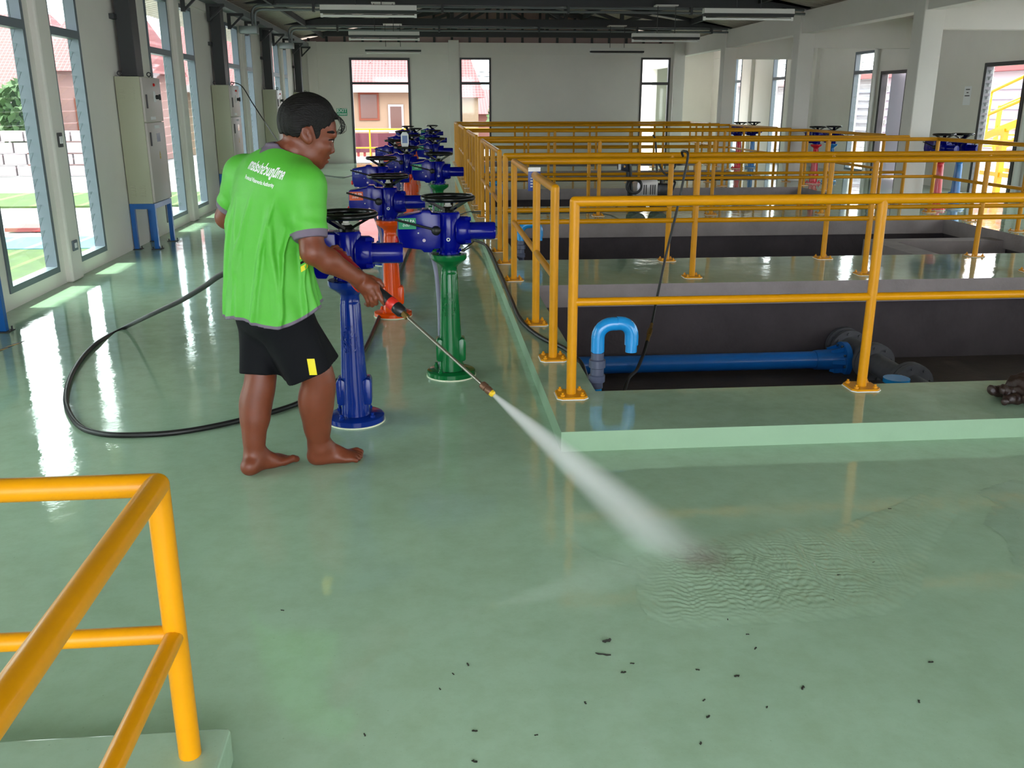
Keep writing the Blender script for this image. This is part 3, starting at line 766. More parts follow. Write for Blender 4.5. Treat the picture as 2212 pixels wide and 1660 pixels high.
for i, y in enumerate((12.55, 16.92, 21.27)):
    for s, x in (('left', -.71), ('right', 4.23)):
        t = thing('tube_lamp', '%s of the three unlit tube lamps hung in the %s row' % (['nearest', 'middle', 'farthest'][i], s), 'lamp', (x, y, 2.64), group='hanging tube lamps')
        link('housing', LM['housing'], t); link('reflector', LM['reflector'], t); link('tube', LM['tube'], t); [link('tube_holder', LM['holder'], t, (q, 0, 0)) for q in (-.59, .59)]
        for dx in (-.16, .16): link('rod', LM['rod'], t, (dx,0,0))
        link('mount_plate', LM['plate'], t)

# ---------------------------------------------------------------- conduits under the trusses
for i, (y, w) in enumerate(((17.09, 'nearer'), (21.47, 'farther'))):
    t = thing('conduit_run', 'pair of grey conduits crossing under the %s roof truss' % w, 'conduit', (-3.0, y, 3.0), group='roof conduits')
    for j, (dy, z) in enumerate(((0, 3.12), (-.06, 3.05))):
        m = M(); m.tube(rounded([(-2.95+.06*j, y+dy, 2.78), (-2.95+.06*j, y+dy, z), (6.78, y+dy, z)], .16, 6), .022, 8)
        obj('conduit', m, MAT['tray'], t, world=True)
    for x in (-1.9, .3, 2.5, 4.7, 6.4): obj('clip', M().box(x-.02, x+.02, y-.09, y+.03, 3.02, 3.15), MAT['steel'], t, world=True, smooth=False)
    obj('junction_box', M().bbox(-3.16, -2.86, y-.14, y+.06, 2.66, 2.78, .006), MAT['tray'], t, world=True)

# ---------------------------------------------------------------- small wall things
def plate(name, label, cat, c, n, w, h, mt, d=.012):
    pass
t = thing('light_switch', 'grey two-gang light switch on the nearest left wall pilaster', 'switch', (XL+.062, 8.37, 1.21))
obj('back_plate', M().bbox(0, .012, -.045, .045, -.06, .06, .003), MAT['darkframe'], t)
for dy in (-.018, .018): obj('rocker', M().bbox(.010, .017, dy-.012, dy+.012, -.03, .03, .002), MAT['paper'], t)
t = thing('wall_socket', 'grey socket outlet low on the nearest left wall pilaster', 'socket', (XL+.062, 8.37, .31))
obj('back_plate', M().bbox(0, .012, -.055, .055, -.045, .045, .003), MAT['frame'], t)
obj('socket_face', M().bbox(.010, .017, -.025, .025, -.022, .022, .002), MAT['paper'], t)
t = thing('exit_sign', 'green EXIT sign on the back wall left of the doorway', 'sign', (-2.24, YB-.008, 1.31))
obj('panel', M().box(-.135, .135, -.006, .006, -.095, .095), mat('sign green', '#1c9c72', .5), t, smooth=False)
def sgn(x, y, z): return (x, -.008, y)
obj('lettering', mapped(text_m('EXIT', .125, 0, 2, .003), lambda x,y,z: (x, -.008, y+.035)), MAT['tagwhite'], t, smooth=False)
obj('lettering', mapped(text_m('ทางออก', .075, 0, 2, .002), lambda x,y,z: (x, -.008, y-.05)), MAT['tagwhite'], t, smooth=False)
t = thing('paper_notice', 'white printed paper sheet taped to the right wall', 'notice', (XR-.004, 15.26, 1.64))
obj('sheet', M().box(-.001, .001, -.105, .105, -.15, .15), MAT['paper'], t, smooth=False)
m = M()
for k, (w, z) in enumerate(((.06, .10), (.03, .05), (.07, 0.0))): m.box(-.0025, -.0012, -w, w, z-.008, z+.008)
obj('printed_lines', m, MAT['darkframe'], t, smooth=False)
t = thing('rail_sign', 'small blue and white sign clipped on the nearest side railing', 'sign', (RX0, 6.05, 1.06))
obj('plate', M().bbox(-.045, .035, -.032, -.028, -.10, .05, .001), mat('sign blue', '#27408f', .4), t)
m = text_m('FILTER\nNO. 1', .022, 0, 1); 
m = M()
for k in range(4): m.box(-.030, .015, -.034, -.0325, -.075+k*.018, -.068+k*.018)
m.box(-.045, .035, -.0335, -.0322, .025, .05)
obj('print', m, MAT['paper'], t, smooth=False)
# vertical down-pipes at the pilasters of the right wall
for i, (y, w) in enumerate(((18.55, 'between the window and the open door'), (22.9, 'by the farther right wall window'), (13.5, 'next to the right hand doorway'))):
    tag(obj('down_pipe', M().cyl((XR-.07, y, SLAB_Z), (XR-.07, y, 2.85), .045, seg=14), MAT['white']), 'white plastic down pipe on the right wall %s' % w, 'pipe', 'down pipes')
# ---------------------------------------------------------------- pipes in the pits
MAT['pvc'] = mat('blue pipe plastic', '#1b8fd6', .25, coat=.3, var=.06, vscale=9)
MAT['pvcdark'] = mat('blue painted steel pipe', '#0f63b4', .3, coat=.3, var=.1, vscale=6)
MAT['pvcgrey'] = mat('grey coupling plastic', '#4b5166', .35)
MAT['castpipe'] = mat('grey cast iron pipe', '#57565c', .7, var=.25, vscale=8, bump=.1)
for k, (f, y0) in enumerate(zip(FRONT[:4], (4.62, 8.80, 13.6, 18.0))):
    zf = -.6 if k == 0 else -1.3
    t = thing('vent_pipe', 'blue U-bend vent pipe in the corner of the %s basin' % ORD[k], 'pipe', (.866, y0, zf), group='blue vent pipes')
    b = -zf
    obj('riser', M().cyl((0,0,0), (0,0,.27+b), .0285, seg=16), MAT['pvc'], t)
    c = M(); c.lathe([(.033,.045+b),(.033,.075+b),(.043,.08+b),(.044,.115+b),(.036,.12+b),(.036,.155+b),(.044,.16+b),(.044,.20+b),(.034,.205+b),(.034,.24+b)], seg=20)
    obj('coupling', c, MAT['pvcgrey'], t)
    arc = [(0,0,.245+b),(0,0,.30+b)] + [(.075-.075*math.cos(a), 0, .325+b+.07*math.sin(a)) for a in [math.pi/2*i/6 for i in range(7)]] + [(.10,0,.395+b)]
    obj('elbow', M().tube(arc, .036, 16), MAT['pvc'], t)
    arc = [(.10,0,.397+b)] + [(.115+.065*math.sin(a), 0, .33+b+.067*math.cos(a)) for a in [math.pi/2*i/6 for i in range(7)]] + [(.18,0,.28+b)]
    obj('elbow', M().tube(arc, .037, 16), MAT['pvc'], t)
    obj('outlet', M().cyl((.18,0,.24+b), (.18,0,.29+b), .031, seg=16), MAT['pvc'], t)
t = thing('water_main', 'long horizontal blue pipe with a bolted flange in the nearest basin', 'pipe', (.80, 6.95, -.5))
obj('pipe', M().cyl((0,0,0), (2.42,0,0), .071, seg=24), MAT['pvcdark'], t)
obj('collar', M().lathe([(.078,2.30),(.082,2.33),(.088,2.50),(.09,2.53)], axis=(1,0,0), seg=24), MAT['pvcdark'], t)
fl_ = obj('flange', M().lathe([(.145,2.52),(.145,2.565),(.09,2.57)], axis=(1,0,0), seg=28), MAT['pvcdark'], t)
for k in range(8):
    a = k*math.pi/4+.3; obj('bolt', M().cyl((2.50,.118*math.cos(a),.118*math.sin(a)), (2.525,.118*math.cos(a),.118*math.sin(a)), .012, seg=6), MAT['chrome'], fl_)
for k in range(6):
    a = k*math.pi/3; obj('gusset', M().bar((2.42,.085*math.cos(a),.085*math.sin(a)), (2.52,.115*math.cos(a),.115*math.sin(a)), .012, .03), MAT['pvcdark'], fl_)
obj('support', M().box(2.45, 2.55, -.06, .06, -.10, -.06), MAT['pvcdark'], t, smooth=False)
t = thing('cast_pipe', 'dark grey flanged cast iron pipe crossing the nearest basin floor', 'pipe', (3.48, 6.95, -.46))
obj('tee', M().cyl((0,-.22,0), (0,.20,0), .10, seg=20).cyl((-.12,0,-.02), (0,0,0), .085, seg=20), MAT['castpipe'], t)
obj('pipe', M().cyl((0,.2,0), (0,.355,.02), .085, seg=20), MAT['castpipe'], t)
obj('pipe', M().cyl((0,-.24,0), (0,-1.6,-.02), .085, seg=20), MAT['castpipe'], t)
for y in (.30, .20, -.22, -.27, -.80, -.85):
    f = obj('flange', M().lathe([(.155, y-.02),(.155, y+.02)], axis=(0,1,0), seg=24), MAT['castpipe'], t)
    for k in range(8):
        a = k*math.pi/4+.2; obj('bolt', M().cyl((.126*math.cos(a), y-.035, .126*math.sin(a)), (.126*math.cos(a), y+.035, .126*math.sin(a)), .012, seg=6), MAT['castpipe'], f)
tag(obj('blue_pipe_stub', M().lathe([(.05,-.6),(.05,-.36),(.09,-.36),(.09,-.33),(.05,-.33)], (3.22, 5.85, 0), seg=18), MAT['pvc']), 'short blue pipe end beside the grey cast iron pipe', 'pipe')

# ---------------------------------------------------------------- pressure washer on the walkway behind the second basin
wx, wy = 2.95, 12.45
t = thing('pressure_washer', 'pressure washer with a silver motor and black handle on the walkway', 'machine', (wx, wy, SLAB_Z))
MAT['silver'] = mat('silver casing', '#b9b4b2', .35, .6)
MAT['bp'] = mat('black plastic', '#17171c', .35)
obj('chassis', M().bbox(-.30, .34, -.14, .14, .13, .20, .01), MAT['bp'], t)
b = obj('motor_casing', bevel_m(M().prism([(-.17,-.13,.20),(.12,-.13,.20),(.12,-.13,.40),(.10,-.13,.46),(-.10,-.13,.46),(-.17,-.13,.40)], (0,.26,0)), .012), MAT['silver'], t)
for x in (-.07, -.04, .02, .05, .08): obj('vent_slot', M().box(x-.007, x+.007, -.134, -.128, .24, .37), MAT['bp'], b, smooth=False)
p = obj('pump_head', M().bbox(.12, .30, -.11, .11, .20, .38, .02), MAT['bp'], t)
obj('valve_knob', M().cyl((.20,0,.38), (.20,0,.44), .025, seg=12), MAT['bp'], p)
obj('lifting_bar', M().tube(rounded([(.30,-.10,.22),(.37,-.10,.40),(.37,.10,.40),(.30,.10,.22)], .05), .014, 8), MAT['bp'], t)
h = obj('handle', M().tube(spline([(-.22,-.09,.18),(-.25,-.09,.45),(-.27,-.09,.62),(-.36,-.09,.74),(-.50,-.09,.76)], 5), .022, 8).tube(spline([(-.22,.09,.18),(-.25,.09,.45),(-.27,.09,.62),(-.36,.09,.74),(-.50,.09,.76)], 5), .022, 8).cyl((-.5,-.09,.76), (-.5,.09,.76), .022, seg=8), MAT['bp'], t)
pn = obj('control_panel', bevel_m(M().prism([(-.40,-.08,.56),(-.24,-.08,.53),(-.245,-.08,.66),(-.30,-.08,.72),(-.42,-.08,.66)], (0,.16,0)), .01), mat('navy plastic', '#1c2134', .4), t)
obj('panel_label', M().box(-.42, -.385, -.083, -.078, .565, .645), MAT['paper'], pn, smooth=False)
obj('panel_knob', M().cyl((-.34,-.078,.61), (-.34,-.10,.61), .014, seg=10), MAT['brass'], pn)
obj('cord_coil', M().torus((-.21,-.14,.36), .10, .016, (.2,1,0), 24, 6).torus((-.20,-.155,.35), .085, .014, (.2,1,.1), 24, 6), MAT['black'], t)
for x in (-.14, .17):
    for y in (-.16, .16): w = obj('wheel', M().lathe([(.06,-.02),(.10,-.02),(.105,0),(.10,.02),(.06,.02)], (x, y, .105), (0,1,0), 20), MAT['black'], t)

# ---------------------------------------------------------------- hoses and cables
def hose(name, label, cat, pts, r, mt, seg=8, n=10):
    o = obj(name, M().tube(spline(pts, n), r, seg), mt); return tag(o, label, cat)
R_ = .0135
z = R_
hp = [G(x, y, zz) for x, y, zz in [(440,622,.30),(400,648,.12),(340,677,.02),(270,708,z),(205,745,z),(160,800,z),(142,862,z),(165,915,z),(215,937,z),(300,940,z),(400,932,z),(520,908,z),(640,873,z),(720,828,z),(778,772,z)]]
hp = [Vector((-.425, 3.815, .905)), Vector((-.52, 4.03, .86)), Vector((-.74, 4.19, .80)), PY(488, 590, 4.28), PY(440, 620, 4.68), PY(390, 650, 5.12), PY(335, 676, 5.62)] + hp[3:]
hp += [G(825, 672, z), G(862, 592, z), G(886, 535, z), Vector((-.12, 11.0, z)), Vector((.16, 11.3, z)), Vector((.36, 10.8, z)), Vector((.49, 10.1, .06)), Vector((.575, 9.3, SLAB_Z+z)), Vector((.588, 8.0, SLAB_Z+z)), Vector((.588, 6.9, SLAB_Z+z)), Vector((.588, 6.1, SLAB_Z+z)), Vector((.615, 5.76, SLAB_Z+z)), Vector((.68, 5.46, SLAB_Z+z)), Vector((.77, 5.24, SLAB_Z+z)), Vector((.808, 5.04, SLAB_Z+z)), Vector((.845, 4.90, .06)), Vector((.90, 4.84, -.2)), Vector((.98, 4.88, -.50)), Vector((1.3, 5.0, -.585)), Vector((1.75, 5.6, -.585))]
hose('pressure_hose', 'long black pressure hose looping over the wet floor behind the man', 'hose', hp, R_, MAT['black'], 10, 10)
# spare gun and hose hooked over the back rail of the nearest basin
t = thing('spray_hose', 'black hose hooked over the back railing and hanging into the nearest basin', 'hose', (2.08, 7.49, 1.06))
pts = [PY(1476,338,7.56), PY(1473,329,7.54), PY(1479,327,7.49), PY(1486,336,7.455), PY(1477,385,7.42), PY(1462,455,7.38), PY(1440,545,7.30), PY(1420,640,7.18), PY(1408,700,7.04)]
obj('lance', M().tube(spline(pts, 6), .0105, 8), MAT['black'], t, world=True)
a = PY(1405,712,6.98); b = PY(1398,738,6.88)
obj('connector', M().cyl(pts[-1], a, .013, seg=8).cyl(a, a*.5+b*.5, .02, seg=6).cyl(a*.5+b*.5, b, .015, seg=8), MAT['brass'], t, world=True)
obj('hose', M().tube(spline([b, PY(1390,765,6.78), PY(1375,800,6.55), PY(1355,825,6.3), Vector((1.25,5.8,-.58)), Vector((1.2,5.2,-.585))], 8), R_, 8), MAT['black'], t, world=True)
tag(obj('hanging_lance', M().tube(spline([PY(1411,292,12.1), PY(1416,305,12.05), PY(1418,345,12.0), PY(1419,373,11.98)], 5), .013, 6).tube(spline([PY(1421,345,12.02), PY(1428,365,12.0), PY(1440,377,11.98), PY(1455,366,12.0), PY(1462,350,12.02)], 5), .012, 6), MAT['black']),
    'black spray lance and cable loop hooked on the second basin back railing', 'hose')
cb = [Vector((-3.0, 15.1, 1.83)), PX(522,186,-2.9), PX(545,222,-2.75), PX(575,268,-2.5), PY(600,305,13.2), PY(630,338,12.6), G(662,366,.02), G(700,378,.01), G(740,383,.01), G(765,380,.01), Vector((-1.2, 17.0, .01)), Vector((-.75, 16.9, .01)), Vector((-.62, 15.6, .01)), Vector((-.17, 14.6, .01)), Vector((-.17, 13.7, .01)), Vector((.10, 13.2, .01)), Vector((.35, 12.9, .01)), Vector((.50, 12.7, .08)), Vector((.62, 12.55, SLAB_Z+.01)), Vector((1.3, 12.4, SLAB_Z+.01)), Vector((2.3, 12.35, SLAB_Z+.01)), Vector((2.66, 12.42, .25))]
hose('power_cable', 'thin black cable hanging from a control cabinet to the floor', 'cable', cb, .008, MAT['black'], 6, 8)
hose('supply_cable', 'thin cable crossing the mint curb behind the nearest green pedestal valve', 'cable', [Vector((.18, 9.2, .012)), Vector((.40, 10.0, .012)), Vector((.53, 10.4, .05)), Vector((.585, 10.55, SLAB_Z+.01)), Vector((.78, 10.9, SLAB_Z+.01)), Vector((.95, 11.1, -.3))], .008, MAT['black'], 6, 8)
# ---------------------------------------------------------------- signed-distance modelling (numpy + surface nets)
class Vol:
    def __init__(s, lo, hi, h):
        s.h = h; s.lo = np.array(lo, float); s.n = np.ceil((np.array(hi)-s.lo)/h).astype(int)+1
        s.ax = [s.lo[i] + h*np.arange(s.n[i]) for i in range(3)]
        s.D = np.full(s.n, 1.0, np.float32)
    def _sl(s, lo, hi):
        a = np.clip(np.floor((np.array(lo)-s.lo)/s.h).astype(int), 0, s.n-1); b = np.clip(np.ceil((np.array(hi)-s.lo)/s.h).astype(int)+1, 0, s.n)
        sl = tuple(slice(a[i], b[i]) for i in range(3))
        X = s.ax[0][sl[0]][:,None,None]; Y = s.ax[1][sl[1]][None,:,None]; Z = s.ax[2][sl[2]][None,None,:]
        return sl, X, Y, Z
    def op(s, fn, lo, hi, k=.02, mode='u'):
        sl, X, Y, Z = s._sl(lo, hi); d = np.broadcast_to(fn(X, Y, Z), s.D[sl].shape); a = s.D[sl]
        if mode == 'u':
            t = np.clip(.5+.5*(d-a)/k, 0, 1); s.D[sl] = d*(1-t)+a*t - k*t*(1-t)
        elif mode == 's':                                   # smooth subtraction
            t = np.clip(.5-.5*(a+d)/k, 0, 1); s.D[sl] = a*(1-t)-d*t + k*t*(1-t)
        elif mode == 'i': s.D[sl] = np.maximum(a, d)
        return s
    def cone(s, a, b, ra, rb, k=.02, mode='u'):
        a = np.array(a, float); b = np.array(b, float); ba = b-a; L2 = float(ba@ba)+1e-12; R = max(ra, rb)+k+2*s.h
        def fn(X, Y, Z):
            t = np.clip(((X-a[0])*ba[0]+(Y-a[1])*ba[1]+(Z-a[2])*ba[2])/L2, 0, 1)
            return np.sqrt((X-a[0]-t*ba[0])**2+(Y-a[1]-t*ba[1])**2+(Z-a[2]-t*ba[2])**2) - (ra+(rb-ra)*t)
        return s.op(fn, np.minimum(a, b)-R, np.maximum(a, b)+R, k, mode)
    def chain(s, pts, rs, k=.02):
        for i in range(len(pts)-1): s.cone(pts[i], pts[i+1], rs[i], rs[i+1], k)
        return s
    def limb(s, pts, rs, k=.006, n=5):
        q = spline([(*p,) for p in pts], n); m = len(rs); t = np.linspace(0, m-1, len(q)); tt = t - np.floor(t); r = np.interp(np.floor(t) + tt*tt*(3-2*tt), np.arange(m), rs)
        return s.chain([np.array(p) for p in q], list(r), k)
    def ell(s, c, ax, r, k=.02, mode='u'):
        """ellipsoid: c centre, ax three unit axes, r three radii"""
        c = np.array(c, float); A = [np.array(q, float) for q in ax]; R = max(r)+k+2*s.h
        def fn(X, Y, Z):
            q = [((X-c[0])*u[0]+(Y-c[1])*u[1]+(Z-c[2])*u[2]) for u in A]
            k0 = np.sqrt(sum((q[i]/r[i])**2 for i in range(3))); k1 = np.sqrt(sum((q[i]/r[i]**2)**2 for i in range(3)))+1e-9
            return k0*(k0-1)/k1
        return s.op(fn, c-R, c+R, k, mode)
    def mesh(s):
        D = s.D; n = np.array(D.shape)-1; I = D < 0
        cnt = np.zeros(n, np.int8)
        C8 = [(a,b,c) for a in (0,1) for b in (0,1) for c in (0,1)]
        for a,b,c in C8: cnt += I[a:a+n[0], b:b+n[1], c:c+n[2]]
        act = (cnt > 0) & (cnt < 8); ijk = np.argwhere(act); N = len(ijk)
        idx = np.full(n, -1, np.int64); idx[act] = np.arange(N)
        vals = {o: D[ijk[:,0]+o[0], ijk[:,1]+o[1], ijk[:,2]+o[2]] for o in C8}
        P = np.zeros((N,3)); W = np.zeros(N)
        for o in C8:
            for ax in range(3):
                if o[ax] == 0:
                    q = list(o); q[ax] = 1; q = tuple(q); a = vals[o]; b = vals[q]; m = (a < 0) != (b < 0)
                    t = np.where(m, a/np.where(m, a-b, 1), 0); e = np.array(o, float)[None,:].repeat(N, 0); e[:,ax] += t
                    P += e*m[:,None]; W += m
        P = s.lo + (ijk + P/W[:,None])*s.h
        F = []
        for ax in range(3):
            u, v = (ax+1) % 3, (ax+2) % 3
            sh = [slice(0, None)]*3; sh2 = [slice(0, None)]*3
            sh[ax] = slice(0, -1); sh2[ax] = slice(1, None)
            ch = I[tuple(sh)] != I[tuple(sh2)]; e = np.argwhere(ch)
            e = e[(e[:,u] > 0) & (e[:,v] > 0) & (e[:,u] < n[u]) & (e[:,v] < n[v])]
            flip = I[e[:,0], e[:,1], e[:,2]]
            def g(du, dv):
                q = e.copy(); q[:,u] -= du; q[:,v] -= dv; return idx[q[:,0], q[:,1], q[:,2]]
            a, b, c, d = g(1,1), g(0,1), g(0,0), g(1,0)
            qd = np.stack([a,b,c,d], 1); qd[~flip] = qd[~flip][:, ::-1]; F.append(qd)
        F = np.concatenate(F); return P, F
def np_mesh(name, P, F, mt):
    me = bpy.data.meshes.new(name); me.vertices.add(len(P)); me.vertices.foreach_set('co', np.ascontiguousarray(P, np.float32).ravel())
    me.loops.add(F.size); me.loops.foreach_set('vertex_index', np.ascontiguousarray(F, np.int32).ravel())
    me.polygons.add(len(F)); me.polygons.foreach_set('loop_start', np.arange(0, F.size, F.shape[1], dtype=np.int32)); me.polygons.foreach_set('loop_total', np.full(len(F), F.shape[1], np.int32))
    me.update(calc_edges=True); me.validate(); me.shade_smooth()
    if mt: me.materials.append(mt)
    return me
def relax(P, F, it=2, lam=.5):
    e = np.concatenate([F[:,[0,1]], F[:,[1,2]], F[:,[2,3]], F[:,[3,0]]]); n = len(P)
    for _ in range(it):
        S = np.zeros((n,3)); c = np.zeros(n)
        for k in range(3): S[:,k] = np.bincount(e[:,0], P[e[:,1],k], n) + np.bincount(e[:,1], P[e[:,0],k], n)
        c = np.bincount(e[:,0], minlength=n) + np.bincount(e[:,1], minlength=n)
        P = P*(1-lam) + lam*S/np.maximum(c,1)[:,None]
    return P
def split_mesh(P, F, mask):
    """faces where mask is true, with their own vertices"""
    f = F[mask]; u, inv = np.unique(f.ravel(), return_inverse=True); return P[u], inv.reshape(-1, F.shape[1])
def iso_split(P, T, g):
    """cut triangles along g = 0; returns points, triangles"""
    s = g[T] > 0; mix = s.any(1) & ~s.all(1)
    keep = T[~mix]; P = list(map(tuple, P)); new = []; cache = {}
    def cross(i, j):
        k = (min(i,j), max(i,j))
        if k not in cache:
            t = g[i]/(g[i]-g[j]); a = P[i]; b = P[j]; cache[k] = len(P); P.append(tuple(a[q]+(b[q]-a[q])*t for q in range(3)))
        return cache[k]
    for t in T[mix]:
        t = [int(q) for q in t]; sg = [g[q] > 0 for q in t]
        k = [i for i in range(3) if sg.count(sg[i]) == 1][0]; a, b, c = t[k], t[(k+1)%3], t[(k+2)%3]
        ab, ac = cross(a, b), cross(a, c); new += [(a, ab, ac), (ab, b, c), (ab, c, ac)]
    return np.array(P), np.concatenate([keep, np.array(new, int).reshape(-1,3)])
A_ = lambda v: np.array(v, float)

# ---------------------------------------------------------------- the man
MAT['skin'] = mat('skin', '#733922', .45, var=.12, vscale=14, bump=.05, bscale=220)
_b = MAT['skin'].node_tree.nodes['Principled BSDF']; _b.inputs['Subsurface Weight'].default_value = .12; _b.inputs['Subsurface Radius'].default_value = (.012, .005, .003)
MAT['shirt'] = mat('lime sports shirt', '#52b034', .55, bump=.12, bscale=400)
MAT['shirtgrey'] = mat('grey shirt trim', '#6b5f70', .65)
MAT['shorts'] = mat('black shorts', '#08090e', .8, bump=.08, bscale=200, spec=.2)
MAT['hair'] = mat('black hair', '#0b0808', .5, bump=.5, bscale=160, spec=.25)
_t = MAT['hair'].node_tree; _mp = _t.nodes.new('ShaderNodeMapping'); _mp.inputs['Rotation'].default_value = (.3, .9, .25); _mp.inputs['Scale'].default_value = (.10, 2.2, 1.6)
_nn = [q for q in _t.nodes if q.type == 'TEX_NOISE'][-1]; _tcn = [q for q in _t.nodes if q.type == 'TEX_COORD'][0]
_t.links.new(_tcn.outputs['Object'], _mp.inputs['Vector']); _t.links.new(_mp.outputs['Vector'], _nn.inputs['Vector'])
MAT['patch'] = mat('yellow patch', '#e6d416', .5)
def person():
    TH = math.radians(48)
    fw = A_((math.sin(TH), math.cos(TH), 0)); rt = A_((math.cos(TH), -math.sin(TH), 0)); up = A_((0,0,1))
    # ---- joints
    hip = A_(PY(592, 690, 3.73)); neck = A_(PY(612, 322, 3.74))
    shR = A_(PY(655, 402, 3.60)); shL = A_(PY(528, 378, 3.87))
    elR = A_(PY(676, 545, 3.53)); wrR = A_(PY(768, 598, 3.60))
    elL = A_(PY(490, 470, 3.95))
    hit = A_((.797, 2.834, 0.0)); hand = A_(PY(806, 619, 3.62))
    ax = hit-hand; ax /= np.linalg.norm(ax)
    gunrear = hand - ax*.20
    kR = A_(PY(684, 806, 3.70)); kL = A_(PY(563, 806, 3.74)); anR = A_(PY(690, 966, 3.77)); anL = A_(PY(551, 985, 3.715))
    hR = hip + rt*.085 + up*.0; hL = hip - rt*.085
    v = Vol((-1.02, 3.38, -.004), (-.08, 4.12, 1.56), .0045)
    K = .03
    # legs
    v.limb([hR, kR, PY(683,865,3.72), PY(685,915,3.74), PY(688,948,3.76), PY(690,975,3.77)], [.084, .068, .0745, .059, .047, .043])
    v.limb([hL, A_(PY(563,815,3.74)), PY(553,868,3.73), PY(551,900,3.72), PY(549,935,3.71), PY(550,985,3.71)], [.084, .064, .067, .062, .049, .040])
    def foot(an, heel, toe, side):
        h = A_(G(*heel)); t = A_(G(*toe)); d = t-h; L = np.linalg.norm(d); d /= L; s = A_((-d[1], d[0], 0))*side   # s: towards the big toe
        hc = h + d*.034 + up*.032
        v.ell(hc, (d, s, up), (.038, .033, .034), .02)
        v.cone(an, hc+up*.010, .040, .030, .03)
        v.cone(an + d*.018 - up*.004, h + d*(L*.54) + up*.036 + s*.006, .038, .032, .03)
        v.cone(h + d*(L*.28) + up*.026 - s*.008, h + d*(L*.68) + up*.020 - s*.014, .027, .023, .025)
        v.ell(h + d*(L*.68) + up*.022 - s*.003, (d, s, up), (.048, .054, .023), .02)
        v.ell(an - s*.036 + d*.004 - up*.006, (d, s, up), (.012, .012, .013), .014)
        for i, (o, l, r) in enumerate(((.038, .0, .0150), (.014, -.002, .0110), (-.007, -.008, .0105), (-.027, -.018, .0102), (-.046, -.032, .0105))):
            a = h + d*(L*.71+l*.5) + s*o*.92 + up*.020; m_ = h + d*(L-.030+l) + s*o + up*(r+.009); b = h + d*(L-.012+l) + s*o + up*(r+.001)
            v.chain([a, m_, b], [r+.002, r+.001, r], .004)
    foot(anR, (668, 1004), (788, 990), 1); foot(anL, (527, 1030), (634, 993), -1)
    # hips and trunk (under the clothes)
    v.ell(hip+up*.03, (rt, fw, up), (.145, .100, .10), .04)
    v.ell(hip*.6+neck*.4, (rt, fw, up), (.15, .11, .22), .05)
    v.ell(hip*.28+neck*.72, (rt, fw, up), (.165, .11, .17), .05)
    v.cone(shR, shL, .06, .06, .04)
    # arms
    v.chain([shR, shR*.5+elR*.5, elR], [.058, .053, .046], .03); v.chain([elR, elR*.65+wrR*.35, wrR], [.046, .046, .031], .02)
    handL = gunrear + A_((-.01,.02,-.01)); wrL = handL + (elL-handL)/np.linalg.norm(elL-handL)*.085
    v.chain([shL, shL*.5+elL*.5, elL], [.058, .053, .045], .03); v.chain([elL, elL*.65+wrL*.35, wrL], [.045, .044, .030], .02)
    # hands closed round the gun
    def grip(c, wr, flip, straight):
        n1 = wr-c; n1 -= ax*(n1@ax); n1 /= np.linalg.norm(n1); n2 = np.cross(ax, n1)*flip
        kn = c + n1*.034 - n2*.010
        v.cone(wr, c + n1*.052, .031, .030, .02)
        v.ell(c + n1*.040 - n2*.002, (ax, n1, n2), (.042, .026, .020), .015)
        for i, s_ in enumerate((-.033, -.012, .010, .031)):
            pts = []
            for q in range(6):
                al = math.radians(-8 + 44*q*(1 - .03*abs(i-1.5)))
                pts.append(c + ax*(s_ + (.003*q if i == 3 else 0)) + (n1*math.cos(al) + n2*math.sin(al))*(.031))
            if i == 3 and straight:
                p0 = c + ax*.030 + n1*.026 + n2*.014; pts = [p0, p0 + ax*.030 - n1*.004 + n2*.006, p0 + ax*.055 - n1*.012 + n2*.006, p0 + ax*.074 - n1*.022 + n2*.003]
            v.chain(pts, [.0115] + [.0098]*(len(pts)-2) + [.0085], .004)
        tb = c + n1*.045 - n2*.014 + ax*.012
        v.chain([tb, c + n1*.022 - n2*.028 + ax*.034, c - n2*.029 + ax*.052 + n1*.004, c - n1*.012 - n2*.024 + ax*.064], [.016, .0128, .0112, .0092], .006)
    grip(handL, wrL, -1, False)
    cs = [hand + ax*q for q in np.linspace(-.25, .3, 200)]; cxs = [1106+FPX*((c_-_C)@_R)/((c_-_C)@_F) for c_ in cs]
    def HP(x, y, dy): return A_(PY(x, y, float(np.interp(x, cxs, [c_[1] for c_ in cs])) + dy))
    v.limb([wrR, HP(782, 609, -.022), HP(797, 620, -.026)], [.030, .033, .027], .01, 4)
    v.cone(HP(790, 607, -.016), HP(812, 619, -.022), .020, .0165, .014); v.cone(HP(786, 623, -.026), HP(793, 640, -.026), .021, .014, .014); v.cone(HP(795, 618, -.028), HP(803, 634, -.030), .020, .015, .012)
    for pts, r in (([(812, 620, -.026), (818, 634, -.031), (825, 648, -.026), (829.5, 656, -.016)], .0112), ([(806, 630, -.030), (812, 645, -.033), (812, 655, -.018), (806, 654, .010)], .0112),
                   ([(799, 637, -.031), (804, 650, -.032), (804, 659, -.014), (798, 657, .012)], .0108), ([(791, 640, -.028), (795, 651, -.028), (795, 659, -.012), (790, 657, .010)], .0096)):
        q = [HP(*p_) for p_ in pts]; v.chain(q, [r*1.12, r, r*.94, r*.82], .0035)
    v.chain([HP(782, 602, -.008), HP(802, 603, .010), HP(818, 609, .028), HP(826, 618, .034)], [.019, .0150, .0125, .0098], .008)
    # ---- head: e1 towards the face, e2 towards the viewer, e3 up
    HC = A_(PY(664, 283, 3.735)); az = math.radians(16)
    e1 = A_((math.cos(az), math.sin(az), 0)); e2 = A_((math.sin(az), -math.cos(az), 0)); e3 = up
    # a little roll so that the crown leans towards the viewer side
    H = lambda a, b, c=0.0: HC + e1*a + e3*b + e2*c
    E = (e1, e2, e3)
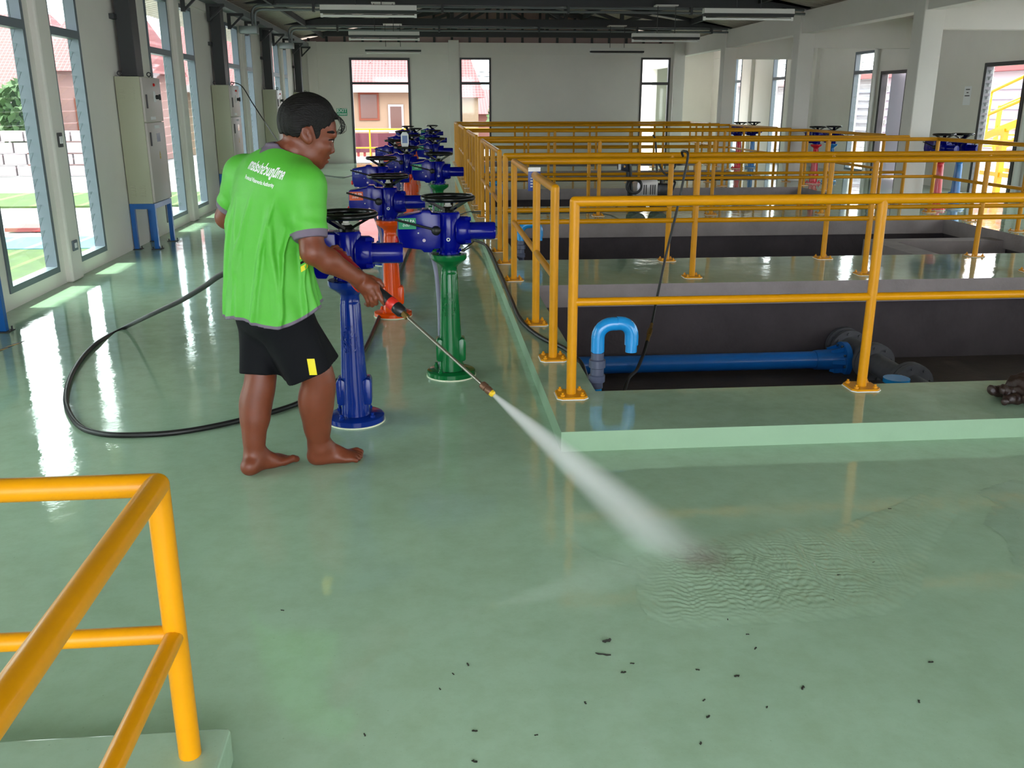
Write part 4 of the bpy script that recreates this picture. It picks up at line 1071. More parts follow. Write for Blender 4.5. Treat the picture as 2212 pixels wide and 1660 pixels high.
    v.chain([neck - up*.03, H(-.050, -.075)], [.062, .060], .03)
    v.ell(H(-.004, .028), E, (.098, .076, .104), .02)
    v.ell(H(.048, .016), E, (.063, .060, .060), .025)
    v.ell(H(.022, -.052), E, (.064, .060, .078), .03)
    v.ell(H(.034, -.130), E, (.023, .028, .019), .022)
    v.ell(H(.008, -.098), E, (.052, .053, .036), .025)
    v.cone(H(.091, -.014, .030), H(.091, -.014, -.030), .0175, .0175, .016)
    v.cone(H(.089, -.022), H(.0865, -.066), .010, .0130, .012); v.ell(H(.0895, -.0765), E, (.0135, .0125, .0115), .008)
    for s_ in (1, -1):
        v.ell(H(.080, -.081, .0145*s_), E, (.0125, .0085, .0085), .006)
        v.ell(H(.052, -.060, .038*s_), E, (.032, .026, .026), .02)
        v.ell(H(.086, -.037, .034*s_), E, (.014, .020, .0095), .010, 's')
        v.ell(H(.078, -.037, .032*s_), E, (.0135, .0155, .0115), .004)
        eu = (e1*.35 - e3*.94); ef = (e1*.94 + e3*.35)
        c = H(-.018, -.014, .076*s_)
        v.ell(c, (ef, e2, eu), (.022, .010, .037), .010)
        v.ell(c + e2*.013*s_ + ef*.005 - eu*.004, (ef, e2, eu), (.0135, .0100, .023), .004, 's')
        v.ell(c + e2*.003*s_ + ef*.013 + eu*.004, (ef, e2, eu), (.005, .006, .009), .004)
        v.ell(c + e2*.003*s_ - ef*.001 + eu*.004, (ef, e2, eu), (.0030, .006, .016), .004)
    v.ell(H(.067, -.103), E, (.0165, .024, .0080), .007); v.ell(H(.060, -.1175), E, (.0165, .021, .0085), .007)
    v.ell(H(.080, -.1100), E, (.014, .028, .0022), .003, 's')
    P, F = v.mesh(); P = relax(P, F, 1, .4); P[:,2] = np.maximum(P[:,2], .0)
    body = link('person', np_mesh('person', P - hip*A_((1,1,0)), F, MAT['skin']), None, (hip[0], hip[1], 0))
    tag(body, 'barefoot man in lime green shirt and black shorts aiming a water lance', 'person')
    off = hip*A_((1,1,0))
    def child(name, P, F, mt, par=None): return link(name, np_mesh(name, P-off, F, mt), par or body)
    # ---- eyes, brows
    for s_ in (1,):
        m = M(); m.ell(H(.0825, -.0375, .0345*s_), .0095, .0105, .0075, 12, 8)
        obj('eye', m.move(-off), mat('eye', '#cfc4bb', .2), body)
        m = M(); m.ell(H(.0900, -.0382, .0350*s_), .0042, .0062, .0058, 10, 6); obj('iris', m.move(-off), mat('iris', '#140c08', .2), body)
        m = M(); m.tube([tuple(H(.068, -.034, .0505*s_)), tuple(H(.085, -.0328, .0435*s_)), tuple(H(.0960, -.0345, .030*s_))], [.0022, .0032, .0018], 8); obj('upper_lashes', m.move(-off), MAT['hair'], body)
        m = M(); m.tube([tuple(H(.066, -.004, .0600*s_)), tuple(H(.0885, -.004, .0500*s_)), tuple(H(.1075, -.011, .022*s_))], [.003, .006, .0046], 8); obj('eyebrow', m.move(-off), MAT['hair'], body)
    # ---- hair
    hv = Vol(H(0, .05) - .20, H(0, .05) + .20, .0035)
    hv.ell(H(-.002, .036), E, (.105, .085, .108), .01)
    hv.ell(H(.046, .064), E, (.056, .062, .056), .03); hv.ell(H(-.042, .030), E, (.062, .078, .078), .03)
    hv.ell(H(.094, .054), E, (.026, .046, .015), .014)
    bx = [-.14, -.10, -.050, -.038, -.030, .004, .012, .020, .030, .042, .075, .105, .14]
    bz = [-.004, -.010, -.020, -.012, .016, .020, .010, -.030, -.033, .006, .020, .044, .046]
    def cut(X, Y, Z):
        a = (X-HC[0])*e1[0] + (Y-HC[1])*e1[1]; lat = (X-HC[0])*e2[0] + (Y-HC[1])*e2[1]; z = Z-HC[2]
        b = np.interp(a, bx, bz)
        rag = .0022*np.sin(a*310)+.002*np.sin(a*760+lat*300)
        return (b + rag) - z
    hv.op(cut, hv.lo, hv.lo + hv.n*hv.h, .01, 'i')
    def strand(X, Y, Z):
        a = (X-HC[0])*e1[0] + (Y-HC[1])*e1[1]; lat = (X-HC[0])*e2[0] + (Y-HC[1])*e2[1]; z = Z-HC[2]
        return .0010*np.sin(a*60 - z*30 + lat*220) + .0010*np.sin(lat*330 + a*50) + .0012*np.sin((a*.8+z*.6)*45)
    hv.D += np.broadcast_to(strand(hv.ax[0][:,None,None], hv.ax[1][None,:,None], hv.ax[2][None,None,:]), hv.D.shape).astype(np.float32)
    Ph, Fh = hv.mesh(); hair = child('hair', Ph, Fh, MAT['hair'])
    m = M(); rng = random.Random(4)
    for i in range(16):
        l = rng.uniform(-.02, .05); r0 = rng.uniform(0, .02)
        m.tube(spline([tuple(H(.080-r0, .072, l)), tuple(H(.112, .060-r0*.5, l)), tuple(H(.128+rng.uniform(0,.014), .036-r0, l)), tuple(H(.132+rng.uniform(-.01,.012), .010-r0, l)), tuple(H(.115+rng.uniform(-.005,.01), -.010+rng.uniform(-.005,.015), l))], 4), .0011, 4)
    o = obj('loose_strands', m.move(-off), MAT['hair'], hair); o['kind'] = 'stuff'
    # ---- shirt
    sv = Vol((-1.05, 3.38, .60), (-.25, 4.12, 1.42), .0045)
    zs = [.60, .665, .72, .80, .95, 1.06, 1.16, 1.235, 1.285, 1.320, 1.345]
    cpx = [(590, 700), (590, 690), (590, 668), (584, 622), (578, 545), (584, 480), (592, 420), (598, 378), (603, 352), (607, 335), (608, 326)]
    cen = [A_(PY(x, y, 3.735)) for x, y in cpx]
    av = [.236, .236, .230, .212, .196, .200, .206, .190, .145, .095, .06]; bv = [.176, .176, .172, .156, .138, .142, .140, .122, .100, .078, .05]
    def trunk(X, Y, Z):
        z = Z; cx = np.interp(z, zs, [c[0] for c in cen]); cy = np.interp(z, zs, [c[1] for c in cen]); a = np.interp(z, zs, av); b = np.interp(z, zs, bv)
        u = (X-cx)*rt[0]+(Y-cy)*rt[1]; w = (X-cx)*fw[0]+(Y-cy)*fw[1]
        ph = np.arctan2(w/b, u/a)
        q = np.sqrt((u/a)**2+(w/b)**2)
        d = (q-1)*np.minimum(a, b)*.95
        m1 = np.clip((1.22-z)/.22, 0, 1)*np.clip((z-.60)/.10, 0.25, 1)
        fold = .017*np.maximum(0, np.sin(ph*7 + 1.2*np.sin(z*6) + .6))**4 + .014*np.maximum(0, np.sin(ph*11 - z*9 + 1.5))**5
        fold = fold + .005*np.sin(z*16 + ph*5 + 2*np.sin(ph*3))*np.clip((.86-z)/.18, 0, 1)
        return np.maximum(d - (fold-.005)*m1, z - 1.352)
    sv.op(trunk, sv.lo, sv.lo + sv.n*sv.h, .01)
    sv.ell(hip*.22+neck*.78 - fw*.055 + rt*.055, (rt, fw, up), (.10, .075, .12), .05)
    sv.ell(hip*.22+neck*.78 - fw*.055 - rt*.055, (rt, fw, up), (.10, .075, .12), .05)
    sv.cone(neck - up*.060, shL - up*.004, .070, .074, .05); sv.cone(neck - up*.060, shR - up*.004, .070, .078, .05)
    def sleeve(sh, el, r0, r1, t1, wr):
        d = el-sh; L = np.linalg.norm(d); d /= L; tip = sh + d*L*t1
        def fn(X, Y, Z):
            q = [X-sh[0], Y-sh[1], Z-sh[2]]; t = q[0]*d[0]+q[1]*d[1]+q[2]*d[2]; tt = np.clip(t/(L*t1), 0, 1)
            rad = np.sqrt(sum((q[i]-np.clip(t, 0, None)*d[i])**2 for i in range(3)))
            th = np.arctan2(q[2]*.3+q[1], q[0])
            wv = wr*np.sin(t*95 + 2*np.sin(th*2))*np.clip((tt-.25)*2, 0, 1)*np.clip((1-tt)*8, 0, 1)
            return np.maximum(rad - (r0+(r1-r0)*tt) - wv, t - L*t1)
        sv.op(fn, np.minimum(sh, tip)-.16, np.maximum(sh, tip)+.16, .035)
        return sh, d, L*t1
    sR = sleeve(shR, elR, .083, .064, .80, .0026); sL = sleeve(shL, elL, .078, .060, .80, .0026)
    # sloping hem
    def hem(X, Y, Z):
        w = (X-hip[0])*fw[0]+(Y-hip[1])*fw[1]; u = (X-hip[0])*rt[0]+(Y-hip[1])*rt[1]
        return (.672 + .060*np.clip((X+.62)/.18, -.3, 1.2)**2*(X > -.62) + .012*np.sin((X-Y)*14)) - Z + 0*u*w
    sv.op(hem, sv.lo, sv.lo + sv.n*sv.h, .01, 'i')
    # neck opening
    sv.cone(neck - up*.02 + A_((.012,.0,0)), H(-.045, -.06), .064, .072, .008, 's')
    Ps, Fs = sv.mesh(); Ps = relax(Ps, Fs, 1, .4)
    Fs = np.concatenate([Fs[:, [0,1,2]], Fs[:, [0,2,3]]])
    def al(c, q): t_ = (c-q[0])@q[1]; return t_, np.linalg.norm(c - q[0] - t_[:,None]*q[1], axis=1)
    nk = neck + A_((.012,0,0)); nd = H(-.045, -.06) - (neck - up*.02); nd /= np.linalg.norm(nd)
    def gR(c): t_, r_ = al(c, sR); return np.minimum(np.minimum(t_ - sR[2] + .028, .078 - r_), 3.66 - c[:,1])
    def gL(c): t_, r_ = al(c, sL); return np.minimum(np.minimum(t_ - sL[2] + .025, .072 - r_), -.72 - c[:,0])
    def hemz(c): return .672 + .060*np.clip((c[:,0]+.62)/.18, -.3, 1.2)**2*(c[:,0] > -.62) + .012*np.sin((c[:,0]-c[:,1])*14)
    def gH(c): return np.minimum(hemz(c) + .014 - c[:,2], np.where(c[:,2] < .8, 1.0, -1.0))
    def gC(c):
        rel = c - nk; return np.minimum(np.minimum(.081 - np.linalg.norm(rel - (rel@nd)[:,None]*nd, axis=1), .075 - np.abs(rel@nd)), c[:,2] - 1.262)
    for g_ in (gR, gL, gH, gC): Ps, Fs = iso_split(Ps, Fs, g_(Ps))
    c = Ps[Fs].mean(1); mk_ = [g_(c) > 0 for g_ in (gR, gL, gH, gC)]
    rest = ~(mk_[0] | mk_[1] | mk_[2] | mk_[3])
    shirt = child('shirt', *split_mesh(Ps, Fs, rest), MAT['shirt']); shirt['label'] = 'lime green sports shirt with white Thai and English print'
    for nm, mk in zip(('sleeve_cuff', 'sleeve_cuff', 'hem_band', 'collar'), mk_):
        if mk.any(): child(nm, *split_mesh(Ps, Fs, mk), MAT['shirtgrey'], shirt)
    bvh = BVHTree.FromPolygons([tuple(p) for p in Ps], [tuple(int(i) for i in f) for f in Fs])
    def on_cloth(m, o, ex, ey, n, bv_, lift=.0009):
        """lay a flat drawing on the cloth: o centre, ex/ey axes, n direction in which to look for the cloth"""
        out = []
        for x, y, z in m.v:
            p = Vector(o + ex*x + ey*y - n*.3); h_ = bv_.ray_cast(p, Vector(n))
            out.append(tuple((h_[0] + h_[1]*lift if h_[1].dot(Vector(n)) < 0 else h_[0] - h_[1]*lift) if h_[0] is not None else Vector(o + ex*x + ey*y)))
        m.v = out; return m
    # print on the back: laid out in the plane of the shoulder blades
    bc = A_(PY(570, 368, 3.60)); n = fw*1.0; ey = A_((.05,0,1.0)); ey = ey - n*(ey@n); ey /= np.linalg.norm(ey); ex = np.cross(ey, -n); ex = -np.cross(-n, ey)*-1 if False else np.cross(n, ey)*1.0
    ex = rt*.985 - up*.17; ex /= np.linalg.norm(ex); ey = np.cross(ex, n); ey = -ey if ey[2] < 0 else ey
    bmk = lambda body_, s, bo: text_m(body_, s, 0, 2, bo)
    def dense(m, L=.006):
        bm = bmesh.new(); vs = [bm.verts.new(p) for p in m.v]
        for f in m.f:
            try: bm.faces.new([vs[i] for i in f])
            except ValueError: pass
        bmesh.ops.triangulate(bm, faces=bm.faces[:])
        for _ in range(3):
            ed = [e for e in bm.edges if e.calc_length() > L]
            if not ed: break
            bmesh.ops.subdivide_edges(bm, edges=ed, cuts=1)
            bmesh.ops.triangulate(bm, faces=[f for f in bm.faces if len(f.verts) > 3])
        bm.verts.index_update(); m.v = [tuple(v_.co) for v_ in bm.verts]; m.f = [tuple(v_.index for v_ in f.verts) for f in bm.faces]; bm.free(); return m
    m = dense(bmk('การประปาส่วนภูมิภาค', .036, .0014)); o1 = on_cloth(m, bc, ex*.66, ey*1.25, n, bvh); obj('back_print', o1.move(-off), MAT['paper'], shirt, smooth=False)
    m = dense(bmk('Provincial Waterworks Authority', .0195, .0005)); o1 = on_cloth(m, bc - ey*.044 - ex*.012, ex*.60, ey*1.05, n, bvh); obj('back_print', o1.move(-off), MAT['paper'], shirt, smooth=False)
    # striped chest print showing under the arm
    for i, (w, mt) in enumerate((((.0, .012), MAT['shorts']), ((.022, .036), MAT['patch']), ((.046, .056), MAT['shorts']), ((.064, .085), MAT['patch']))):
        m = M(); nseg = 5
        pc = A_(PY(652, 545, 3.55))
        g = M(); g.v = [(.0+.03*q/nseg + k*.0, -(w[0] if k == 0 else w[1]) + .02*q/nseg, 0) for q in range(nseg+1) for k in (0,1)]; g.f = [(2*q, 2*q+1, 2*q+3, 2*q+2) for q in range(nseg)]
        nn = A_((-.3, .95, 0)); nn /= np.linalg.norm(nn)
        obj('chest_stripe', on_cloth(g, pc, A_((.95,.3,0)), up, nn, bvh).move(-off), mt, shirt, smooth=False)
    # ---- shorts
    qv = Vol((-1.0, 3.40, .37), (-.30, 4.1, .80), .0045)
    qv.ell(hip+up*.015, (rt, fw, up), (.182, .138, .105), .04)
    bR = A_(PY(672, 800, 3.69)); bL = A_(PY(566, 806, 3.75))
    def leg(h0, b0, r0, r1, wr, ph0):
        d = b0-h0; L = np.linalg.norm(d); d /= L
        def fn(X, Y, Z):
            q = [X-h0[0], Y-h0[1], Z-h0[2]]; t = q[0]*d[0]+q[1]*d[1]+q[2]*d[2]; tt = np.clip(t/L, 0, 1)
            u = q[0]*rt[0]+q[1]*rt[1]+q[2]*rt[2] - t*(d@rt); w = q[0]*fw[0]+q[1]*fw[1]+q[2]*fw[2] - t*(d@fw)
            th = np.arctan2(w, u)
            return np.maximum(np.maximum(np.sqrt(u**2+w**2) - (r0+(r1-r0)*tt) - wr*np.sin(th*5+ph0+t*7)*tt, t - L), -t - .045)
        qv.op(fn, np.minimum(h0, b0)-.22, np.maximum(h0, b0)+.22, .03)
    leg(hR+up*.0, bR, .104, .110, .008, .5); leg(hL+up*.0, bL, .100, .090, .007, 2.0)
    Pq, Fq = qv.mesh(); Pq = relax(Pq, Fq, 2, .5)
    shorts = child('shorts', Pq, Fq, MAT['shorts']); shorts['label'] = 'black knee-length sports shorts with a yellow hem patch'
    bq = BVHTree.FromPolygons([tuple(p) for p in Pq], [tuple(int(i) for i in f) for f in Fq])
    g = M(); nx, ny = 3, 6
    g.v = [(-.015+.03*i/nx, -.034+.068*j/ny, 0) for j in range(ny+1) for i in range(nx+1)]; g.f = [(j*(nx+1)+i, j*(nx+1)+i+1, (j+1)*(nx+1)+i+1, (j+1)*(nx+1)+i) for j in range(ny) for i in range(nx)]
    nn = A_(PY(674, 793, 4.0)) - A_((0,0,CAM_H)); nn /= np.linalg.norm(nn)
    obj('hem_patch', on_cloth(g, A_(PY(674, 793, 3.60)), A_((1,0,0)), A_((-.1,0,1)), nn, bq).move(-off), MAT['patch'], shorts, smooth=False)
    return body, hand, ax, gunrear, hit
PERSON, HAND, LAX, GUNREAR, HIT = person()

# ---------------------------------------------------------------- the spray lance
def lance():
    h, a = Vector(HAND), Vector(LAX)
    t = thing('spray_lance', 'pressure washer lance with black grip and red ring held by the man', 'lance', h)
    r = a.orthogonal().normalized()
    W = lambda s: h + a*s
    obj('grip', M().tube([W(-.20), W(-.17), W(.02), W(.06), W(.10)], [.018, .020, .018, .021, .023], 16), MAT['bp'], t, world=True)
    obj('trigger_guard', M().tube(spline([W(-.18)+Vector((0,0,-.01)), W(-.20)+Vector((.03,0,-.08)), W(-.12)+Vector((.02,0,-.09)), W(-.05)+Vector((0,0,-.012))], 5), .010, 8), MAT['red'], t, world=True)
    obj('gun_cover', M().tube([W(-.24), W(-.20), W(-.10)], [.016, .024, .021], 12), mat('dark red plastic', '#8c1420', .4), t, world=True)
    obj('grip_ring', M().tube([W(.095), W(.10), W(.125), W(.13)], [.022, .025, .024, .021], 18), mat('red ring', '#c5261c', .35), t, world=True)
    obj('locking_sleeve', M().tube([W(.13), W(.135), W(.165), W(.175)], [.022, .025, .024, .018], 16), MAT['bp'], t, world=True)
    obj('coupling', M().cyl(W(.175), W(.20), .013, seg=8), MAT['brass'], t, world=True)
    L = (Vector(HIT)-h).length
    # nozzle: where the lance tip projects in the photograph
    best = min((abs((PXL(W(s))[0]-1062)), s) for s in np.linspace(.3, 1.3, 400))[1]
    obj('tube', M().cyl(W(.19), W(best-.05), .0065, seg=12), MAT['chrome'], t, world=True)
    n = obj('nozzle_holder', M().tube([W(best-.055), W(best-.05), W(best-.03), W(best-.029), W(best-.02), W(best-.004)], [.012, .016, .016, .013, .016, .014], 12), mat('bronze fitting', '#7a5a48', .4, .7), t, world=True)
    obj('nozzle_tip', M().tube([W(best-.004), W(best+.006), W(best+.012)], [.013, .013, .008], 12), mat('yellow nozzle', '#d9b21e', .4), t, world=True)
    return W(best+.012), best
def PXL(p):
    v = np.array(p) - _C; return (1106+FPX*(v@_R)/(v@_F), 830-FPX*(v@_U)/(v@_F))
NOZ, NOZ_S = lance()
# ---------------------------------------------------------------- water: the spray, the rippled film, a still puddle
def spray():
    a = Vector(NOZ); b = Vector(HIT) + Vector((.03, -.02, 0)); d = b-a; L = d.length*1.16; d.normalize()
    k0, k1 = .010, .140
    m = M(); n = 14; rings = []
    for i in range(n+1):
        z = L*i/n; r = k0 + (k1-k0)*(i/n)**1.0
        rings.append([(r*math.cos(2*math.pi*j/20), r*math.sin(2*math.pi*j/20), z) for j in range(20)])
    m.rings(rings)
    mt = bpy.data.materials.new('water mist'); mt.use_nodes = True; t = mt.node_tree; t.nodes.clear(); Ln = t.links.new
    o = t.nodes.new('ShaderNodeOutputMaterial'); vs = t.nodes.new('ShaderNodeVolumeScatter'); vs.inputs['Color'].default_value = (.97,.98,1,1); vs.inputs['Anisotropy'].default_value = .2
    tc = t.nodes.new('ShaderNodeTexCoord'); sp = t.nodes.new('ShaderNodeSeparateXYZ'); Ln(tc.outputs['Object'], sp.inputs[0])
    def mth(op, x, y=None):
        q = t.nodes.new('ShaderNodeMath'); q.operation = op
        for i, w in enumerate((x, y)):
            if w is None: continue
            if isinstance(w, (int, float)): q.inputs[i].default_value = w
            else: Ln(w, q.inputs[i])
        return q.outputs[0]
    r = mth('SQRT', mth('ADD', mth('MULTIPLY', sp.outputs[0], sp.outputs[0]), mth('MULTIPLY', sp.outputs[1], sp.outputs[1])))
    R = mth('ADD', mth('MULTIPLY', sp.outputs[2], (k1-k0)/L), k0)
    tt = mth('MAXIMUM', mth('SUBTRACT', 1.0, mth('DIVIDE', r, R)), 0.0)
    nz = t.nodes.new('ShaderNodeTexNoise'); nz.inputs['Scale'].default_value = 9; mp = t.nodes.new('ShaderNodeMapping'); mp.inputs['Scale'].default_value = (3, 3, .5)
    Ln(tc.outputs['Object'], mp.inputs[0]); Ln(mp.outputs[0], nz.inputs['Vector'])
    fade = mth('SUBTRACT', 1.12, mth('DIVIDE', sp.outputs[2], L))
    dens = mth('MULTIPLY', mth('DIVIDE', mth('MULTIPLY', mth('POWER', tt, 1.3), 3.0), R), mth('MULTIPLY', fade, mth('ADD', nz.outputs['Fac'], .5)))
    Ln(dens, vs.inputs['Density']); Ln(vs.outputs[0], o.inputs['Volume'])
    ob = obj('water_spray', m, mt); ob.location = a; ob.rotation_euler = d.to_track_quat('Z', 'Y').to_euler()
    tag(ob, 'white fan of high pressure water spraying from the lance to the floor', 'spray', kind='stuff')
spray()
MAT['wetfilm'] = floor_mat('mint floor under rippling water', '#abc8ad', '#9cb89e', .05); MAT['puddle'] = floor_mat('mint floor under still water', '#a4bfa7', '#98b39c', .02)
def film(name, label, outline, wave, step, mt):
    poly = [G(x, y) for x, y in outline]; xs = [p.x for p in poly]; ys = [p.y for p in poly]
    nx = int((max(xs)-min(xs))/step)+1; ny = int((max(ys)-min(ys))/step)+1
    X, Y = np.meshgrid(min(xs)+step*np.arange(nx+1), min(ys)+step*np.arange(ny+1), indexing='ij')
    inside = np.zeros(X.shape, bool); dist = np.full(X.shape, 9.0); n = len(poly)
    for i in range(n):
        a, b = poly[i], poly[(i+1) % n]
        c = ((a.y > Y) != (b.y > Y)) & (X < (b.x-a.x)*(Y-a.y)/((b.y-a.y) or 1e-9)+a.x); inside ^= c
        t = np.clip(((X-a.x)*(b.x-a.x)+(Y-a.y)*(b.y-a.y))/((b.x-a.x)**2+(b.y-a.y)**2), 0, 1)
        dist = np.minimum(dist, np.hypot(X-a.x-t*(b.x-a.x), Y-a.y-t*(b.y-a.y)))
    dist += .012*np.sin(X*60)*np.sin(Y*47) + .008*np.sin(X*140+Y*90)
    ok = inside & (dist > 0)
    edge = np.clip(dist/.14, 0, 1)**1.5
    Z = .0008 + .0016*np.clip(dist/.06, 0, 1) + wave(X, Y)*edge
    idx = np.full(X.shape, -1); idx[ok] = np.arange(ok.sum())
    q = np.stack([idx[:-1,:-1], idx[1:,:-1], idx[1:,1:], idx[:-1,1:]], -1).reshape(-1,4); q = q[(q >= 0).all(1)]
    o = link(name, np_mesh(name, np.stack([X[ok], Y[ok], np.maximum(Z[ok], .0006)], 1), q, mt))
    return tag(o, label, 'water', kind='stuff')
def rip(X, Y):
    dx, dy = X-HIT[0], Y-HIT[1]; r = np.hypot(dx, dy); a = np.arctan2(dy, dx)
    w = np.sin(r*250 + 3*np.sin(a*9+r*20) + 2*np.sin(X*70)) + .8*np.sin((X*.6+Y)*230 + 4*np.sin(X*40) + 2*np.sin(Y*55)) + .5*np.sin(X*410+3*np.sin(Y*120))
    return .0010*w*np.exp(-((r-.30)/.60)**2)
film('rippled_water', 'rippled film of rinse water where the spray hits the floor',
     [(1375,1200),(1450,1165),(1540,1160),(1700,1140),(1830,1130),(1960,1080),(2010,1050),(2060,1045),(2080,1100),(2010,1200),(1990,1280),(1930,1330),(1780,1345),(1620,1352),(1480,1362),(1395,1345),(1370,1280)], rip, .0045, MAT['wetfilm'])
film('puddle', 'still puddle mirroring daylight at the right edge of the floor',
     [(2400,1010),(2160,1040),(2105,1062),(2140,1085),(2115,1135),(2165,1160),(2185,1220),(2230,1245),(2420,1250)], lambda X, Y: .0002*np.sin(X*40+Y*60), .012, MAT['puddle'])
film('water_edge', 'thin crest of water creeping over the floor left of the spray',
     [(1195,1100),(1205,1128),(1245,1172),(1310,1205),(1385,1222),(1450,1232),(1450,1238),(1380,1230),(1300,1213),(1237,1180),(1196,1132),(1186,1102)], lambda X, Y: .0018*np.abs(np.sin(X*90+Y*50)), .004, MAT['wetfilm'])

# ---------------------------------------------------------------- debris washed over the floor
MAT['debris'] = mat('wet dirt', '#1c1c14', .6)
rng = random.Random(11)
def scrap_mesh(seed, l, w):
    r = random.Random(seed); m = M(); p = Vector((-l/2, 0, w*.5)); pts = [p]; rad = [w*.3]
    for i in range(4):
        p = p + Vector((l/4, r.uniform(-.25, .25)*l, 0)); pts.append(p.copy()); rad.append(w*r.uniform(.35, .65))
    m.tube(pts, rad, 6); return mesh_of('floor_scrap', m, MAT['debris'])
SM = [scrap_mesh(i, .013, .005) for i in range(4)]
DB = [(1366,1434),(1507,1448),(1591,1461),(1630,1402),(1732,1487),(1520,1514),(1531,1551),(1658,1529),(2011,1433),(1986,1517),(1515,1608),(1608,1317),(1573,1340),(1886,1216),(1813,1243),(1923,1101),(1797,1297),(1615,1372),(1347,1455),(1012,1436),(980,1457),(950,1490),(1263,1520),(789,1588),(1025,1582),(1158,1589),(1024,1648),(610,1319)]
for i, (x, y) in enumerate(DB):
    o = link('floor_scrap', SM[i % 4], None, G(x, y), rng.uniform(0, 6.28)); s_ = rng.uniform(.6, 1.1)*(1.3 if i in (2, 4, 10, 26) else 1)
    o.scale = (s_, s_, s_*.7); tag(o, 'tiny dark scrap of dirt lying on the wet green floor', 'debris', 'dirt scraps on the floor')
tag(link('floor_scrap', scrap_mesh(21, .026, .008), None, G(1309,1386), .4), 'larger dark scrap with a thin tail on the open floor', 'debris', 'dirt scraps on the floor')
tag(link('twig', scrap_mesh(33, .040, .0045), None, G(1299,1418), -.75), 'thin dark twig lying on the open floor in front of the spray', 'twig')

# ---------------------------------------------------------------- crumpled gloves on the curb, striped tape, hang tags
def gloves():
    gv = Vol((2.60, 3.78, .09), (3.35, 4.42, .36), .006); r = random.Random(5)
    c = np.array((2.98, 4.06, .13)); I3 = ((1,0,0),(0,1,0),(0,0,1))
    gv.ell(c + (.02,.02,.03), I3, (.17, .11, .075), .03); gv.ell(c + (.08,.06,.06), I3, (.10, .08, .09), .03)
    for i in range(5):
        a = 2.6 + i*.33; p = c + np.array((math.cos(a)*.13, math.sin(a)*.10, .0)); q = c + np.array((math.cos(a)*(.20+.03*(i % 2)), math.sin(a)*(.16), -.008 + .02*(i % 3)))
        gv.cone(p, q, .030, .022, .012)
    for i in range(4):
        a = -.4 + i*.5; p = c + np.array((math.cos(a)*.10, math.sin(a)*.07, .06)); gv.cone(p, p + np.array((.05, .02*i-.03, .015)), .030, .022, .01)
    X, Y, Z = gv.ax[0][:,None,None], gv.ax[1][None,:,None], gv.ax[2][None,None,:]
    gv.D += (.006*np.sin(X*70+Z*40)*np.sin(Y*80) + .004*np.sin(X*150+Y*120)).astype(np.float32)
    gv.op(lambda X, Y, Z: (SLAB_Z+.001) - Z + 0*X*Y, gv.lo, gv.lo+gv.n*gv.h, .01, 'i')
    P, F = gv.mesh(); o = link('work_gloves', np_mesh('work_gloves', P - (c[0], c[1], SLAB_Z), F, mat('muddy brown rubber', '#2b1c18', .45, bump=.3, bscale=60)), None, (c[0], c[1], SLAB_Z))
    tag(o, 'crumpled dark brown work gloves lying on the mint curb', 'gloves')
gloves()
t = thing('floor_tape', 'strip of black and yellow tape on the floor at the left edge', 'tape', G(5, 758))
for k in range(6):
    p0 = G(-30+k*12, 770-k*5); p1 = G(-30+(k+1)*12, 770-(k+1)*5); w = Vector((.02, .035, 0))
    q = M(); q.prism([tuple(p0-w), tuple(p1-w), tuple(p1+w), tuple(p0+w)], (0,0,.002)); obj('stripe', q, MAT['black'] if k % 2 else mat('tape yellow', '#c8a24a', .6), t, world=True, smooth=False)
t = thing('hang_tag', 'white and blue plastic tag standing on a handwheel', 'tag', (-.275, 11.16, 1.02))
obj('card', bevel_m(M().prism([(-.035,0,0),(.035,0,0),(.045,0,.04),(.045,0,.14),(.025,0,.17),(-.025,0,.17),(-.045,0,.14),(-.045,0,.04)], (0,.008,0)), .002, 1), MAT['paper'], t)
obj('print', M().box(-.03, .03, -.002, .0, .045, .13), mat('tag print', '#6f86b8', .4), t, smooth=False)
# ---------------------------------------------------------------- outside: yards, houses, stairs
MAT['grass'] = mat('lawn', '#42591f', .9, var=.35, vscale=3, bump=.4, bscale=30)
MAT['pave'] = mat('pale concrete yard', '#a9a4a6', .8, var=.1, vscale=.6)
MAT['cream'] = mat('cream render', '#8c7660', .8, var=.05, vscale=1)
MAT['render'] = mat('white render', '#a59c9e', .8)
MAT['wood'] = mat('orange brown wood', '#6e2f12', .6)
MAT['maroon'] = mat('maroon cloth', '#56252f', .8, var=.2, vscale=2)
MAT['redpaint'] = mat('red gate paint', '#7a2320', .5)
def tile_mat():
    m = bpy.data.materials.new('red roof tiles'); m.use_nodes = True; t = m.node_tree; b = t.nodes['Principled BSDF']
    br = t.nodes.new('ShaderNodeTexBrick'); br.inputs['Scale'].default_value = 1.0; br.offset = 0
    br.inputs['Color1'].default_value = (*lin('#6d2226'),1); br.inputs['Color2'].default_value = (*lin('#651e22'),1); br.inputs['Mortar'].default_value = (*lin('#8e4a4c'),1)
    br.inputs['Mortar Size'].default_value = .012; br.inputs['Brick Width'].default_value = .13; br.inputs['Row Height'].default_value = .15
    tc = t.nodes.new('ShaderNodeTexCoord'); t.links.new(tc.outputs['Object'], br.inputs['Vector']); t.links.new(br.outputs['Color'], b.inputs['Base Color']); b.inputs['Roughness'].default_value = .6
    return m
MAT['tiles'] = tile_mat()
ZG = -.4
g = M(); g.box(-60, XL-.16, -40, 90, ZG-.3, ZG-.02); g.box(XR+.16, 70, -40, 90, ZG-.3, ZG-.02); g.box(XL-.16, XR+.16, -40, YF-.16, ZG-.3, ZG-.02); g.box(XL-.16, XR+.16, YB2+.16, 90, ZG-.3, ZG-.02); g.box(XL-.16, 6.69, YB+.16, YB2+.16, ZG-.3, ZG-.02); struct('ground', g, MAT['pave'], smooth=False).name = 'floor_yard'
